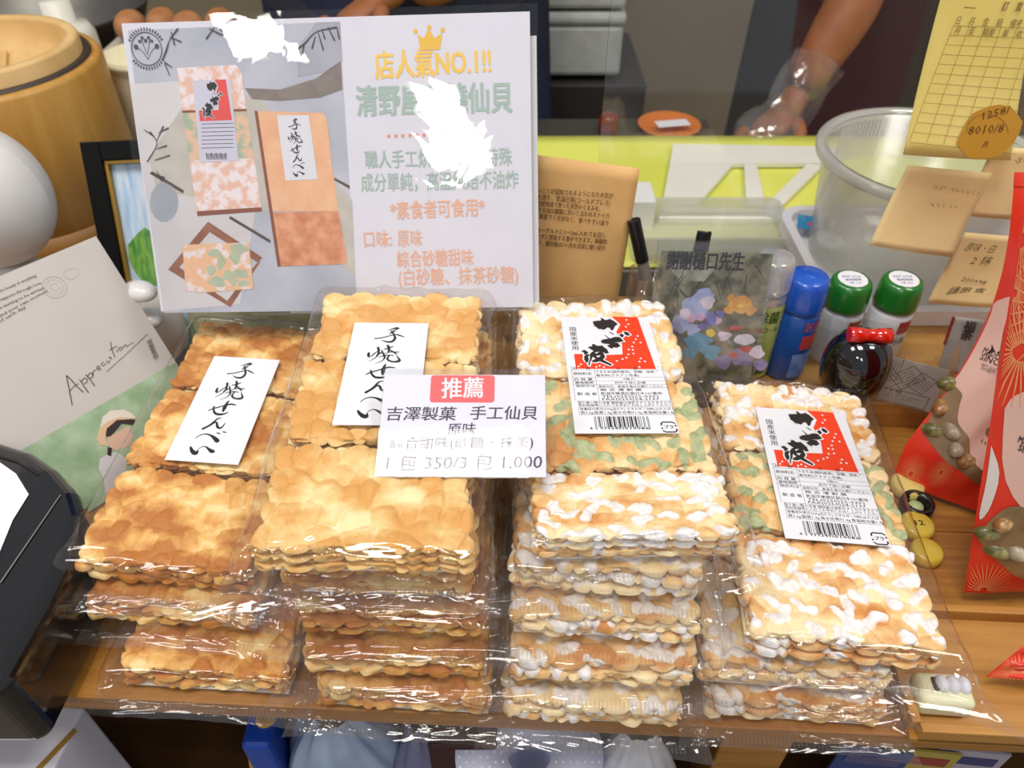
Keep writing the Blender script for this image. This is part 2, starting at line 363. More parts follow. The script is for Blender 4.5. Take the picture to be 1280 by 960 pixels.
# ------------------------------------------------------------------ crackers
CW, CL, CT = .116, .0765, .0074
rng = random.Random(7)
def cracker_mesh(seed, ice=0, nx=104, ny=70):
    r = np.random.RandomState(seed)
    U, V = np.meshgrid(spaced(nx), spaced(ny)); x = U*CW/2; y = V*CL/2
    gx, gy = (9, 5); S = []
    for i in range(-1, gx+1):
        for j in range(-1, gy+1): S.append(((i+.5+r.uniform(-.38, .38)+.25*(j % 2))/gx*CW-CW/2, (j+.5+r.uniform(-.38, .38))/gy*CL-CL/2, r.uniform(-1, 1)))
    S = np.array(S); wx = x+.004*(fbm(x*90, y*90, seed+5)-.5); wy = y+.005*(fbm(x*90, y*90, seed+9)-.5)
    D = np.sqrt((wx[..., None]-S[:, 0])**2+((wy[..., None]-S[:, 1])*1.05)**2); o = np.argsort(D, axis=-1)
    f1 = np.take_along_axis(D, o[..., :1], -1)[..., 0]; f2 = np.take_along_axis(D, o[..., 1:2], -1)[..., 0]; cell = S[o[..., 0], 2]
    lump = 1-np.exp(-(f2-f1)/.0020); dome = np.clip(1-(f1/.0105)**2, 0, 1)
    big = fbm(x*26+seed, y*34, seed+21); fine = fbm(x*300, y*300, seed+2)
    db = np.minimum((1-abs(U))*CW/2, (1-abs(V))*CL/2)
    near = np.clip(1-db/.012, 0, 1)**2
    off = .0036*(1-lump)-.0014*dome+.0016*(fbm(x*120, y*120, seed+31)-.5)+.0042*(fbm((x+.3)*62, (y+.3)*62, seed+77, 1)-.35)
    X = x-np.sign(x)*off*near*np.clip(abs(U)*6-5, 0, 1); Y = y-np.sign(y)*off*near*np.clip(abs(V)*6-5, 0, 1)
    # round the corners
    cr = np.clip((abs(U)-.9)/.1, 0, 1)*np.clip((abs(V)-.86)/.14, 0, 1); X -= np.sign(x)*cr*.0025; Y -= np.sign(y)*cr*.0025
    q = np.clip(db/.0026, 0, 1); rd = np.sqrt(np.clip(1-(1-q)**2, 0, 1)); zc = CT*.42
    d = None; up = 0
    if ice:
        d = np.full(x.shape, 1.)
        n = 30 if ice == 1 else 26
        gxn, gyn = (8, 5)
        for i in range(gxn):
            for j in range(gyn):
                if r.rand() < .08: continue
                cx = (i+.5+r.uniform(-.35, .35))/gxn*CW-CW/2; cy = (j+.5+r.uniform(-.35, .35))/gyn*CL-CL/2
                a = r.normal(-.3, .75); Lh = r.uniform(.002, .0085); rr = r.uniform(.0024, .0050) if ice == 1 else r.uniform(.0026, .0046); b = a+r.uniform(-1.3, 1.3)
                pts = [(cx-Lh*math.cos(a), cy-Lh*math.sin(a)), (cx, cy), (cx+Lh*math.cos(b), cy+Lh*math.sin(b))]
                for (ax, ay), (bx, by) in zip(pts, pts[1:]):
                    ex, ey = bx-ax, by-ay; tt = np.clip(((x-ax)*ex+(y-ay)*ey)/(ex*ex+ey*ey), 0, 1); d = np.minimum(d, np.hypot(x-ax-tt*ex, y-ay-tt*ey)-rr*(1-.35*tt))
        up = .0013*np.clip(.5-d/.0016, 0, 1)
    zt = CT*.56+.0031*lump*(.45+.55*dome)+.0007*cell*lump+.0016*(big-.5)+.0005*(fine-.5)+up
    Zt = zc+(zt-zc)*rd; zb = .0001+.0030*(1-lump)*.9+.0008*(1-dome)
    Zb = zc-(zc-zb)*rd
    brown = .15+.95*(fbm(x*42+9, y*60, seed+40, 3)-.28)*1.25+.10*dome-.18*(1-rd)+.12*cell
    if ice: brown = brown-.20
    brown2 = .38+.5*(fbm(x*42+9, y*60, seed+40, 3)-.3)
    n = nx*ny; Vt = np.concatenate([np.stack([X, Y, Zt], -1).reshape(-1, 3), np.stack([X, Y, Zb], -1).reshape(-1, 3)])
    idx = np.arange(n).reshape(ny, nx); a, b, c, e = idx[:-1, :-1].ravel(), idx[:-1, 1:].ravel(), idx[1:, 1:].ravel(), idx[1:, :-1].ravel()
    Fs = np.concatenate([np.stack([a, b, c, e], -1), np.stack([e, c, b, a], -1)+n])
    m = bpy.data.meshes.new('rice_cracker'); m.from_pydata(Vt.tolist(), [], Fs.tolist()); m.polygons.foreach_set('use_smooth', [True]*len(m.polygons))
    at = m.attributes.new('brown', 'FLOAT', 'POINT'); at.data.foreach_set('value', np.concatenate([brown.ravel(), brown2.ravel()]).astype('f'))
    ai = m.attributes.new('ice', 'FLOAT', 'POINT'); ai.data.foreach_set('value', (np.concatenate([d.ravel()*1000, np.full(n, 9.)]) if ice else np.full(2*n, 9.)).astype('f'))
    m.update(); return m
def variants(seeds, ice, material):
    L = []
    for s in seeds: m = cracker_mesh(s, ice); m.materials.append(material); L.append(m)
    return L
V_PLAIN = variants((11, 12, 13, 14, 15), 0, PLAIN)
V_PALE = variants((21, 22, 23), 0, PALE)
V_WHITE = variants((31, 32, 33, 34), 1, WHITE_ICED)
V_GREEN = variants((41, 42), 2, GREEN_ICED)

# ------------------------------------------------------------------ cellophane bags
def wrapper_mesh(seed, W, L, T, mx=.011, mf=.018, mb=.018, spikes=(0, 0, 0, 0), nu=76, nv=128, folds=34):
    r = np.random.RandomState(seed)
    U, V = np.meshgrid(spaced(nu, .6), spaced(nv, .72))
    x = U*(W/2+mx); y = np.where(V < 0, V*(L/2+mf), V*(L/2+mb))
    def corner(su, sv, k):
        return np.clip(su*U, 0, 1)**5*np.clip(sv*V, 0, 1)**9*k
    c = [corner(-1, -1, spikes[0]), corner(1, -1, spikes[1]), corner(1, 1, spikes[2]), corner(-1, 1, spikes[3])]
    X = x-c[0]*1.0+c[1]+c[2]-c[3]; Y = y-(c[0]+c[1])*.55+(c[2]+c[3])*.3
    # pinched sides
    X = X*(1-.02*np.clip(abs(V)-.8, 0, 1)*5)
    X += .0016*(fbm(V*5, U*2+seed, seed)-.5)*np.sign(U)*abs(U)**3; Y += .004*(fbm(U*4, V*2+seed, seed+3)-.5)*abs(V)**6*np.sign(V)
    dx = np.clip(abs(x)-W/2, 0, 1)/mx; dyf = np.clip(-y-L/2, 0, 1)/mf; dyb = np.clip(y-L/2, 0, 1)/mb
    f = (1-np.clip(np.clip(abs(x)-W/2+.002, 0, 1)/(mx+.002), 0, 1)**2.2)*(1-np.clip((np.clip(-y-L/2+.0025, 0, 1)/mf)*1.75, 0, 1)**2.5)*(1-np.clip(dyb*1.5, 0, 1)**1.5)
    zm = T*.40*np.ones_like(x); zm = zm-T*.30*np.clip((-y-L/2+.006)/.006, 0, 1)
    H = np.zeros_like(x)
    for k in range(folds):
        e = r.rand()
        if e < .4: px, py, an = r.uniform(-1, 1)*W/2, -L/2-mf*r.uniform(-.3, .8), r.normal(.02, .22)
        elif e < .6: px, py, an = r.uniform(-1, 1)*W/2, L/2+mb*r.uniform(-.6, .8), r.normal(0, .4)
        elif e < .85: px, py, an = r.choice([-1, 1])*(W/2+mx*r.uniform(-.4, .9)), r.uniform(-1, 1)*L/2, math.pi/2+r.normal(0, .25)
        else: px, py, an = r.uniform(-.45, .45)*W, r.uniform(-.45, .45)*L, r.uniform(0, 3.14)
        ca, sa = math.cos(an), math.sin(an); lx = (x-px)*ca+(y-py)*sa; ly = -(x-px)*sa+(y-py)*ca
        ww = r.uniform(.0010, .0034); ln = r.uniform(.012, .06); a = r.uniform(.0003, .0017)*(.5 if e >= .85 else 1)
        H += a*np.clip(1-abs(ly+.006*np.sin(lx*40+k))/ww, 0, 1)*np.clip(1.3-abs(lx)/ln, 0, 1)
    for k in range(4):              # long taut creases running along the front of the bag
        px, py, an = r.uniform(-.3, .3)*W, -L/2+(.003, -.004, -.009, -.013)[k]+r.uniform(-.001, .001), r.normal(0, .025)
        lx = (x-px)*math.cos(an)+(y-py)*math.sin(an); ly = -(x-px)*math.sin(an)+(y-py)*math.cos(an)
        H += r.uniform(.0006, .0011)*np.clip(1-abs(ly+.0008*np.sin(lx*60))/.0022, 0, 1)*np.clip(1.6-abs(lx)/r.uniform(.02, .045), 0, 1)
    H += .0004*(fbm(x*35+seed, y*35, seed+8)-.5)
    Zt = zm+(T+.0012-zm)*f+H; Zb = zm-(zm-.0002)*f-.5*H*(1-f)
    Zb = np.minimum(Zb, Zt)
    Zt = np.maximum(Zt, np.where(f > .98, T, -1))
    n = nu*nv; Vt = np.concatenate([np.stack([X, Y, Zt], -1).reshape(-1, 3), np.stack([X, Y, Zb], -1).reshape(-1, 3)])
    idx = np.arange(n).reshape(nv, nu); a, b, cc, e = idx[:-1, :-1].ravel(), idx[:-1, 1:].ravel(), idx[1:, 1:].ravel(), idx[1:, :-1].ravel()
    Fs = np.concatenate([np.stack([a, b, cc, e], -1), np.stack([e, cc, b, a], -1)+n])
    m = bpy.data.meshes.new('plastic_wrapper'); m.from_pydata(Vt.tolist(), [], Fs.tolist()); m.polygons.foreach_set('use_smooth', [True]*len(m.polygons)); m.materials.append(FILM); m.update(); return m
GT = .0238                      # height of three layers on their card
GEN = [wrapper_mesh(s, .119, .237, GT, spikes=sp) for s, sp in ((51, (.010, .003, 0, 0)), (52, (.003, .009, 0, 0)), (53, (.009, .005, 0, 0)), (54, (.004, .006, 0, 0)))]
def crimp_mesh(W, mf):
    """the crimped seal along the front of a bag: a row of fine ribs"""
    b = MB(); n = 46
    for i in range(n):
        x = -W*.48+W*.96*i/(n-1); b.box((x, 0, .0003), (W*.96/n*.45, .0055, .0005))
    return b.mesh('seal')
CRIMP = crimp_mesh(.119, .02); CRIMP.materials.append(FILM)
_ci = [0]
def pack(label, frame_o, yaw, tilt, roll, rows, W=.116, L=.235, group=None, wrap=None, rowlen=None, T=GT, seed=0, base=0):
    """frame_o = centre of the bottom of the pack; rows = far, middle, near lists of meshes"""
    R = rotm(yaw, tilt, roll); fr = Fr(frame_o, R); r = random.Random(seed)
    t = thing('cracker_pack', label, 'cracker pack', fr, group=group)
    o = MB().box((0, 0, .0010), (W*.97, L*.98, .0009)).obj('backing_card', CARD, t)
    lens = rowlen or [1/3, 1/3, 1/3]; sx = W/CW
    y = L/2
    for k in range(3):
        ln = L*lens[k]; yc = y-ln/2; y -= ln
        for lay in range(3):
            m = rows[k][(lay*2+r.randrange(len(rows[k]))) % len(rows[k])] if lay < 2 else rows[k][0 if len(rows[k]) == 1 else (seed+k) % len(rows[k])]
            o = mobj('rice_cracker', m, None, t); o.location = (r.uniform(-.0015, .0015), yc+(r.uniform(-.0034, .0004) if k == 2 and lay < 2 else r.uniform(-.0006, .0006)), .0016+lay*.0073)
            fl = r.random() < .5
            o.rotation_euler = (0, 0, (math.pi if fl else 0)+math.radians(r.uniform(-.6, .6))); o.scale = (sx, (ln-.0006)/CL*.995, 1)
    wm = wrap or GEN[seed % len(GEN)]
    mobj('plastic_wrapper', wm, None, t)
    o = mobj('seal', CRIMP, None, t); o.location = (0, -L/2-.0135, T*.10)
    return t, fr

def rowset(kind, s):
    r = random.Random(s)
    P = list(V_PLAIN); Q = list(V_PALE); Wt = list(V_WHITE); G = list(V_GREEN)
    for z in (P, Q, Wt, G): r.shuffle(z)
    return {'plain': [P, P, P], 'pale': [Q+P[:1], Q, Q], 'ice': [Wt, G, Wt], 'white': [Wt, Wt[::-1], Wt]}[kind]
def lower(label, NL, NR, z, kind, seed, group, W=.115, L=.235):
    p, q = Pz(*NL, z), Pz(*NR, z); d = q-p; yaw = max(-4.5, min(-1.5, math.degrees(math.atan2(d[1], d[0])))); c, s = math.cos(math.radians(yaw)), math.sin(math.radians(yaw))
    mid = (p+q)/2; o = (mid[0]-s*L/2, mid[1]+c*L/2, z-.0236)
    return pack(label, o, yaw, 0, 0, rowset(kind, seed), W, L, group, None, None, GT, seed)
GA = 'cracker packs stacked under the leftmost labelled pack'; GB = 'cracker packs stacked left of centre'; GC = 'cracker packs stacked right of centre'; GD = 'cracker packs stacked under the rightmost labelled pack'
lower('plain brown cracker pack at the bottom of the leftmost stack', (147, 838), (345, 850), .026, 'plain', 1, GA, .112)
lower('plain brown cracker pack second from bottom of leftmost stack', (90, 750), (320, 766), .052, 'plain', 2, GA)
lower('plain golden cracker pack at the bottom of second stack from left', (398, 862), (603, 875), .026, 'plain', 3, GB, .112)
lower('plain golden cracker pack second from bottom in second stack from left', (380, 818), (605, 825), .052, 'plain', 4, GB)
lower('plain golden cracker pack in the middle of second stack from left', (368, 765), (605, 770), .079, 'plain', 5, GB)
lower('plain golden cracker pack just under the pale topmost one', (345, 715), (590, 722), .106, 'plain', 6, GB)
lower('white iced cracker pack at the bottom of the third stack', (633, 878), (852, 890), .026, 'white', 7, GC, .112)
lower('white iced cracker pack second from bottom of the third stack', (640, 828), (868, 838), .052, 'white', 8, GC)
lower('white iced cracker pack in the middle of the third stack', (638, 768), (880, 778), .078, 'white', 9, GC)
lower('white iced cracker pack just below the top of third stack', (640, 708), (885, 718), .104, 'white', 10, GC)
lower('white iced cracker pack at the bottom of the rightmost stack', (890, 875), (1110, 890), .024, 'white', 11, GD, .112)
lower('white iced cracker pack in the middle of the rightmost stack', (882, 832), (1120, 848), .049, 'white', 12, GD)

def top(label, c, yaw, tilt, roll, W, L, rows, seed, group, rowlen=None, spikes=(0, 0, 0, 0), mx=.011, mf=.022, mb=.02):
    R = rotm(yaw, tilt, roll); o = np.array(c)-R[:, 2]*.0236
    wm = wrapper_mesh(seed, W+.003, L+.003, GT, mx, mf, mb, spikes, 110, 190, 60)
    return pack(label, o, yaw, tilt, roll, rows, W, L, group, wm, rowlen, GT, seed)
P1, F1 = top('brown cracker pack topping leftmost stack with narrow calligraphy label', (-.2138, .4013, .0855), -5.4, 4.9, 1.1, .117, .229, [[V_PLAIN[0]], [V_PLAIN[1]], [V_PLAIN[2]]], 61, GA, spikes=(.034, .01, .002, .004), mx=.015)
P2, F2 = top('pale cracker pack topping second stack, half hidden calligraphy label', (-.0822, .3687, .147), .2, 0, 1.5, .1195, .239, [[V_PALE[1]], [V_PALE[0]], [V_PALE[2]]], 62, GB, spikes=(.020, .008, .002, .002), mx=.010)
P3, F3 = top('iced cracker pack topping third stack with upright red and white label', (.0676, .3869, .130), 2.5, -1, 1.2, .1192, .235, [[V_WHITE[0]], [V_GREEN[0]], [V_WHITE[1]]], 63, GC, rowlen=[.41, .37, .22], spikes=(.004, .012, .002, .004), mx=.010)
P4, F4 = top('iced cracker pack topping rightmost stack with slanted red and white label', (.2112, .3505, .0732), -6, -1.2, 1, .1155, .232, [[V_WHITE[2]], [V_GREEN[1]], [V_WHITE[3]]], 64, GD, spikes=(.010, .030, .002, .002), mx=.011)
#MORE1
# ------------------------------------------------------------------ paper labels on the top packs
def calligraphy(fr, dz):
    """brush lettering traced on the leftmost label, given in that label's own plane"""
    ink = Ink(); sc = 6.856
    def S(pts):
        out = []
        for x, y, wd in pts:
            a = fr.l(200+x/sc, 440+y/sc, dz); b = fr.l(200+(x+wd)/sc, 440+y/sc, dz); out.append((a[0], a[1], 1.3*math.hypot(a[0]-b[0], a[1]-b[1])))
        ink.stroke(out)
    for st in ([(700,118,5),(740,105,11),(770,100,18),(790,104,8)], [(775,110,8),(740,122,10),(700,150,4)], [(703,150,5),(745,132,7),(755,134,4)],
               [(578,186,10),(640,180,9),(740,158,9),(770,166,12),(805,184,5)], [(722,122,8),(732,160,13),(728,195,16),(695,220,18),(655,218,13),(624,203,4)],
               [(492,312,14),(484,335,18),(486,348,10)], [(577,268,16),(572,300,15),(545,345,9),(472,388,3)], [(498,345,6),(530,322,9),(565,298,5)], [(545,335,8),(580,318,12),(604,308,6)],
               [(655,252,14),(658,275,17),(645,310,12)], [(622,284,9),(660,276,11),(692,264,8)], [(596,292,7),(602,345,13),(598,368,8)], [(606,326,6),(660,312,8),(722,316,8)],
               [(560,352,6),(620,340,9),(672,344,7)], [(655,290,8),(690,322,12),(700,334,6)], [(606,350,10),(575,385,7),(512,410,3)], [(640,342,10),(618,370,13),(625,388,14),(655,400,14),(692,398,20),(706,385,15),(694,345,4)],
               [(413,502,6),(450,488,11),(520,468,10),(600,448,14),(648,454,9)], [(462,468,12),(460,500,13),(475,526,17),(510,535,20),(550,530,14),(586,515,5)], [(590,418,8),(572,442,18),(552,480,26),(540,508,14)],
               [(526,566,7),(490,575,12),(430,625,16),(368,658,18)], [(430,632,6),(470,604,12),(486,608,14),(492,640,18),(512,652,16),(535,640,12),(562,604,3)],
               [(303,740,5),(340,715,7),(385,703,9),(430,712,14),(468,738,26),(490,762,32)], [(486,690,5),(500,696,10),(516,700,8)], [(536,682,5),(550,686,11),(568,690,6)],
               [(262,815,14),(272,842,24),(292,864,32),(312,866,26),(325,838,6)], [(328,832,4),(362,812,6),(392,812,9),(418,832,18),(442,850,30),(455,854,24)]):
        S(st)
    return ink
def label_frame(q, W, L, c, yaw, tilt, roll):
    return Fr(c, rotm(yaw, tilt, roll))
def local_rect(fr, px4, dz):
    """the true rectangle nearest the four corners seen"""
    P = [np.array(fr.l(a, b, dz)) for a, b in px4]      # TL TR BR BL
    c = sum(P)/4; ux = (P[1]-P[0]+P[2]-P[3])/2; uy = (P[0]-P[3]+P[1]-P[2])/2
    w, h = np.linalg.norm(ux), np.linalg.norm(uy); a = (ux/w+np.array([uy[1], -uy[0]])/h); a /= np.linalg.norm(a)
    return c, w, h, math.atan2(a[1], a[0])
def paper(t, fr, px4, dz, wh=None, material=PAPER, name='paper_label', th=.0003):
    c, w, h, an = local_rect(fr, px4, dz)
    if wh: w, h = wh
    o = MB().box((0, 0, 0), (w, h, th)).obj(name, material, t); o.location = (c[0], c[1], dz); o.rotation_euler = (0, 0, an)
    # frame of the label itself
    ca, sa = math.cos(an), math.sin(an); R = fr.R @ np.array([[ca, -sa, 0], [sa, ca, 0], [0, 0, 1]]); oo = fr.o+fr.R @ np.array([c[0], c[1], dz])
    return o, Fr(oo, R), w, h
LZ = GT+.0028
l1, LF1, w1, h1 = paper(P1, F1, [(268,449),(353,451),(300,578),(200,572)], LZ, (.053, .104))
ink1 = calligraphy(LF1, .0002); ink1.obj('lettering', INK, l1, .0002)
l2, LF2, w2, h2 = paper(P2, F2, [(444,405),(537,405),(520,530),(415,530)], LZ, (.053, .104))
a = ink1.obj('lettering', INK, l2, .0002)
l3, LF3, w3, h3 = paper(P3, F3, [(697,394),(803,400),(857,542),(725,540)], LZ, (.0675, .127))
l4, LF4, w4, h4 = paper(P4, F4, [(942,504),(1045,515),(1117,690),(994,676)], LZ, (.0675, .127))
RED = mat('label_red', (236, 62, 22), .5); BRUSH = mat('brush_black', (36, 30, 26), .5)
def wave_label(fr):
    q = lambda x, y: fr.l(940+x/8.533, 500+y/8.533, .0002)
    Q = lambda L: [q(*p) for p in L]
    red = Ink().poly(Q([(583,110),(865,135),(1140,775),(275,705),(232,528),(320,534),(350,600),(600,565),(755,570),(735,450),(655,295),(690,210)]))
    glyph = [[(385,155),(465,150),(480,142),(462,125),(482,120),(520,148),(570,140),(610,160),(662,205),(634,230),(622,272),(598,278),(582,250),(555,238),(522,265),(460,245),(410,210)],
             [(500,395),(540,376),(600,370),(650,355),(700,362),(752,415),(700,425),(640,420),(690,432),(722,470),(690,490),(640,482),(642,500),(605,482),(575,455),(610,440),(560,435),(515,420)],
             [(692,330),(722,322),(748,350),(728,372),(702,352)], [(735,305),(772,305),(812,342),(790,356),(752,335)],
             [(305,502),(340,488),(388,520),(362,550),(345,545),(338,522)], [(345,560),(382,540),(402,548),(388,580),(400,600),(396,638),(370,635),(348,600)],
             [(370,462),(415,450),(412,424),(442,430),(470,450),(522,450),(580,500),(607,545),(575,552),(540,530),(558,560),(572,590),(552,620),(600,650),(657,685),(640,697),(560,658),(518,636),(480,648),(436,640),(438,612),(460,600),(440,575),(418,640),(415,685),(400,665),(410,600),(402,548),(418,520),(440,510)]]
    white = Ink(); black = Ink()
    for g in glyph:
        P = Q(g); black.poly(P); white.poly(P)
        white.stroke([(*p, .0021) for p in P+[P[0], P[1]]], sm=False)
        for p in P: white.disc(p[0], p[1], .00105, 8)
    a = q(575, 292); b = q(640, 328); black.stroke([(*a, .0003), ((a[0]+b[0])/2, (a[1]+b[1])/2, .0010), (*b, .0003)])
    a = q(535, 325); b = q(582, 368); black.stroke([(*a, .0004), (*b, .0012)])
    hole = Ink().poly(Q([(470,570),(522,568),(500,592)])).poly(Q([(432,588),(472,600),(442,622)])).poly(Q([(455,530),(500,522),(470,545)]))
    for x, y in [(750,163),(775,215),(752,245),(893,365),(878,402),(933,445),(860,440),(850,487),(815,520),(862,527),(818,577),(873,572),(803,617),(762,630),(704,648),(958,637),(948,673),(1007,675),(955,738),(320,657),(300,683),(525,690),(490,702),(572,710)]:
        a = q(x, y); hole.disc(a[0], a[1], .00085, 8)
    return red, white, black, hole
def fine_print(fr3):
    q = lambda x, y: fr3.l(690+x/7.11, 455+y/7.11, .0002)
    k = Ink()
    def T(body, x0, x1, y, h, bold=.012):
        a, b = q(x0, y), q(x1, y); a = (a[0], (a[1]+b[1])/2); b = (b[0], a[1]); k.text(body, a, b, h, bold, 1)
    def hl(x0, x1, y): a, b = q(x0, y), q(x1, y); ym = (a[1]+b[1])/2; k.line((a[0], ym), (b[0], ym), .0002)
    Ls = lambda y: 158+(y-22)*62/303; Rr = lambda y: 963+(y-30)*107/300; Mm = lambda y: 362+(y-22)*68/303
    for y in (24, 55, 118, 150, 182, 328): hl(Ls(y), Rr(y), y)
    hl(Mm(213), Rr(213), 213)
    for fn in (Ls, Rr, Mm): a, b = q(fn(24), 24), q(fn(328), 328); xm = (a[0]+b[0])/2; k.line((xm, a[1]), (xm, b[1]), .0002)
    T('名 　 称', 182, 345, 49, .0024); T('米 　　 菓', 570, 760, 49, .0024)
    T('原材料名', 190, 352, 97, .0030); T('うるち米(国内産米)、砂糖、抹茶／', 390, 945, 80, .0026); T('着色料(クチナシ色素)', 394, 775, 110, .0026)
    T('内 容 量', 198, 362, 145, .0026); T('9枚入', 635, 740, 143, .0024)
    T('賞味期限', 205, 372, 176, .0026); T('枠外下部に記載', 560, 838, 175, .0024)
    T('保存方法', 212, 385, 206, .0026); T('直射日光、高温多湿はお避けください。', 415, 1005, 208, .0024)
    T('製 造 者', 228, 400, 278, .0030); T('㈱ 吉 澤 製 菓', 430, 800, 240, .0026)
    T('新潟市秋葉区朝日木101番地', 436, 980, 273, .0030); T('TEL(0250)22-0301', 446, 945, 299, .0030); T('FAX(0250)24-2137', 450, 955, 323, .0030)
    T('取り扱い際の注意 開封後は湿気やすくなりますので、', 232, 1075, 353, .0024); T('密封容器等に入れてお早めにお召し上がりください。', 236, 1080, 376, .0024)
    T('栄養成分表示(100g当たり) エネルギー388kcal,たんぱく', 250, 1085, 410, .0026); T('質3.6g,脂質1.3g,炭水化物91.0g,食塩相当量1.4g', 256, 1095, 443, .0028)
    a, b, c, d = q(236, 384), q(1092, 384), q(245, 452), q(1112, 456); x0, x1, y0, y1 = (a[0]+c[0])/2, (b[0]+d[0])/2, c[1], a[1]
    for p, r in (((x0, y0), (x1, y0)), ((x0, y1), (x1, y1)), ((x0, y0), (x0, y1)), ((x1, y0), (x1, y1))): k.line(p, r, .0002)
    # barcode
    a, b = q(372, 466), q(852, 466); c = q(395, 562); X0, X1 = a[0], b[0]; yt = a[1]; yb = c[1]; yl = yb-.0022
    code = '4979349010086'; Lc = ['0001101','0011001','0010011','0111101','0100011','0110001','0101111','0111011','0110111','0001011']
    par = {'4': 'LGLLGG'}['4']; bits = '101'
    for ch, pz in zip(code[1:7], par):
        L_ = Lc[int(ch)]; bits += L_ if pz == 'L' else ''.join('1' if x == '0' else '0' for x in L_)[::-1]
    bits += '01010'+''.join(''.join('1' if x == '0' else '0' for x in Lc[int(ch)]) for ch in code[7:])+'101'
    mw = (X1-X0)/len(bits)
    for i, bt in enumerate(bits):
        if bt == '1': k.rect(X0+i*mw, yl if i < 3 or 45 <= i < 50 or i > 91 else yb, X0+(i+1)*mw, yt)
    k.text('4', (X0-.0038, yl), (X0-.0020, yl), .0028, .02, 1); k.text('979349', (X0+.003, yl), (X0+(X1-X0)*.47, yl), .0028, .02, 1); k.text('010086', (X0+(X1-X0)*.53, yl), (X1-.001, yl), .0028, .02, 1)
    # recycling mark for plastic: a broken rounded square around two kana
    c0 = q(1040, 560); r = .0046; g = .0011
    def arr(pts): k.stroke([(c0[0]+x*r, c0[1]+y*r, g) for x, y in pts], cap=False, sm=False)
    arr([(-1, .35), (-1, .75), (-.75, 1), (.6, 1), (1, .7)]); arr([(1, -.35), (1, -.75), (.75, -1), (-.6, -1), (-1, -.7)]); arr([(1, .45), (1, .1)]); arr([(-1, -.4), (-1, -.1)])
    k.text('プラ', (c0[0]-.0030, c0[1]-.0014), (c0[0]+.0030, c0[1]-.0014), .0034, .03, 1)
    return k
wl = wave_label(LF4); wl_ = wl; fp = fine_print(LF3)
for lb in (l3, l4):
    wl[0].obj('red_print', RED, lb, .0002); wl[1].obj('white_outline', PAPER, lb, .00026); wl[2].obj('brush_lettering', BRUSH, lb, .00032); wl[3].obj('white_dots', PAPER, lb, .00038)
    fp.obj('fine_print', INK, lb, .0002)
    a, b = LF4.l(940+175/8.533, 500+205/8.533), LF4.l(940+248/8.533, 500+490/8.533); xm = (a[0]+b[0])/2
    Ink().vtext('国産米使用', (xm, a[1]), (xm, b[1]), .0056, .012).obj('side_lettering', INK, lb, .00022)

# ------------------------------------------------------------------ big poster on a clear stand
PF = Fr((-.1335, .5405, .2209), rotm(2.40, 62.99, -4.57)); PW, PH = .2965, .2112
t = thing('poster', 'laminated white poster advertising crackers, behind the two left stacks', 'poster', PF)
def gm(name, c, **k): return mat('print_'+name, c, .6, **k)
def pq(L): return PF.ls(L, .0003)
MB().box((0, 0, 0), (PW, PH, .0004)).obj('paper_sheet', SIGNP, t)
lam = MB().grid(lambda u, v: ((u-.5)*(PW+.011), (v-.5)*(PH+.010), .0016+.00022*math.sin(u*11+v*5)*math.sin(v*9-u*3)), 60, 44).obj('laminate_film', LAMI, t)
# printed photograph
def put(name, polys, c, z, parent=t, fr=PF, **k):
    i = Ink()
    for p in polys: i.poly(fr.ls(p, z))
    return i.obj(name, gm(name, c, **k), parent, z)
z0 = .0003
put('grey_backdrop', [[(160,38),(424,27),(447,388),(205,391)]], (168,172,186), z0, c2=(196,196,208), scale=14)
put('pale_cloth', [[(163,105),(250,100),(300,160),(320,260),(300,380),(205,389),(182,240)]], (196,192,196), .0004, c2=(216,212,214), scale=10)
put('stone_slab', [[(196,238),(186,196),(232,128),(322,118),(440,250),(444,345),(330,262)]], (184,178,172), .00045, c2=(196,190,182), scale=60)
put('dark_bowl', [[(306,110),(350,112),(395,98),(426,76),(428,112),(400,122),(350,126),(315,124)]], (122,112,108), .0005, c2=(140,130,124), scale=60)
put('grey_shade', [[(395,28),(425,27),(428,76),(404,90),(372,96),(372,60)]], (150,152,164), .00046, c2=(176,178,190), scale=20)
put('slab_edge', [[(190,214),(230,238),(229,242),(187,217)],[(288,270),(338,300),(338,304),(286,273)],[(418,222),(437,232),(437,236),(418,225)]], (92,76,74), .0005)
put('iced_cracker_print', [[(221,85),(295,81),(302,90),(308,138),(228,140)],[(237,200),(318,198),(327,262),(246,268)]], (226,184,166), .0006, c2=(232,220,224), scale=150, contrast=(.42,.56))
put('green_cracker_print', [[(228,140),(308,138),(318,198),(237,200)]], (222,186,158), .0006, c2=(160,178,156), scale=90, contrast=(.45,.55))
put('plain_cracker_print', [[(321,139),(404,141),(409,150),(414,199),(326,200)],[(326,200),(414,199),(423,264),(339,264)]], (232,186,150), .0006, c2=(226,170,132), scale=60)
put('brown_cracker_print', [[(339,266),(423,264),(434,325),(431,330),(349,333)]], (224,164,128), .0006, c2=(196,124,88), scale=90)
put('cracker_edge_print', [[(246,264),(327,259),(327,264),(247,270)],[(318,138),(322,139),(351,333),(347,333)],[(228,138),(308,136),(308,139),(228,141)]], (140,84,66), .0007)
put('wood_diamond_print', [[(260,277),(328,322),(322,328),(262,290),(224,334),(284,376),(320,330),(326,326),(288,384),(210,337)]], (132,84,66), .00055, c2=(156,104,82), scale=60)
put('small_cracker_print', [[(228,306),(311,303),(317,361),(250,366),(232,363)]], (228,182,146), .0007, c2=(226,214,216), scale=110, contrast=(.5,.6))
i = Ink()
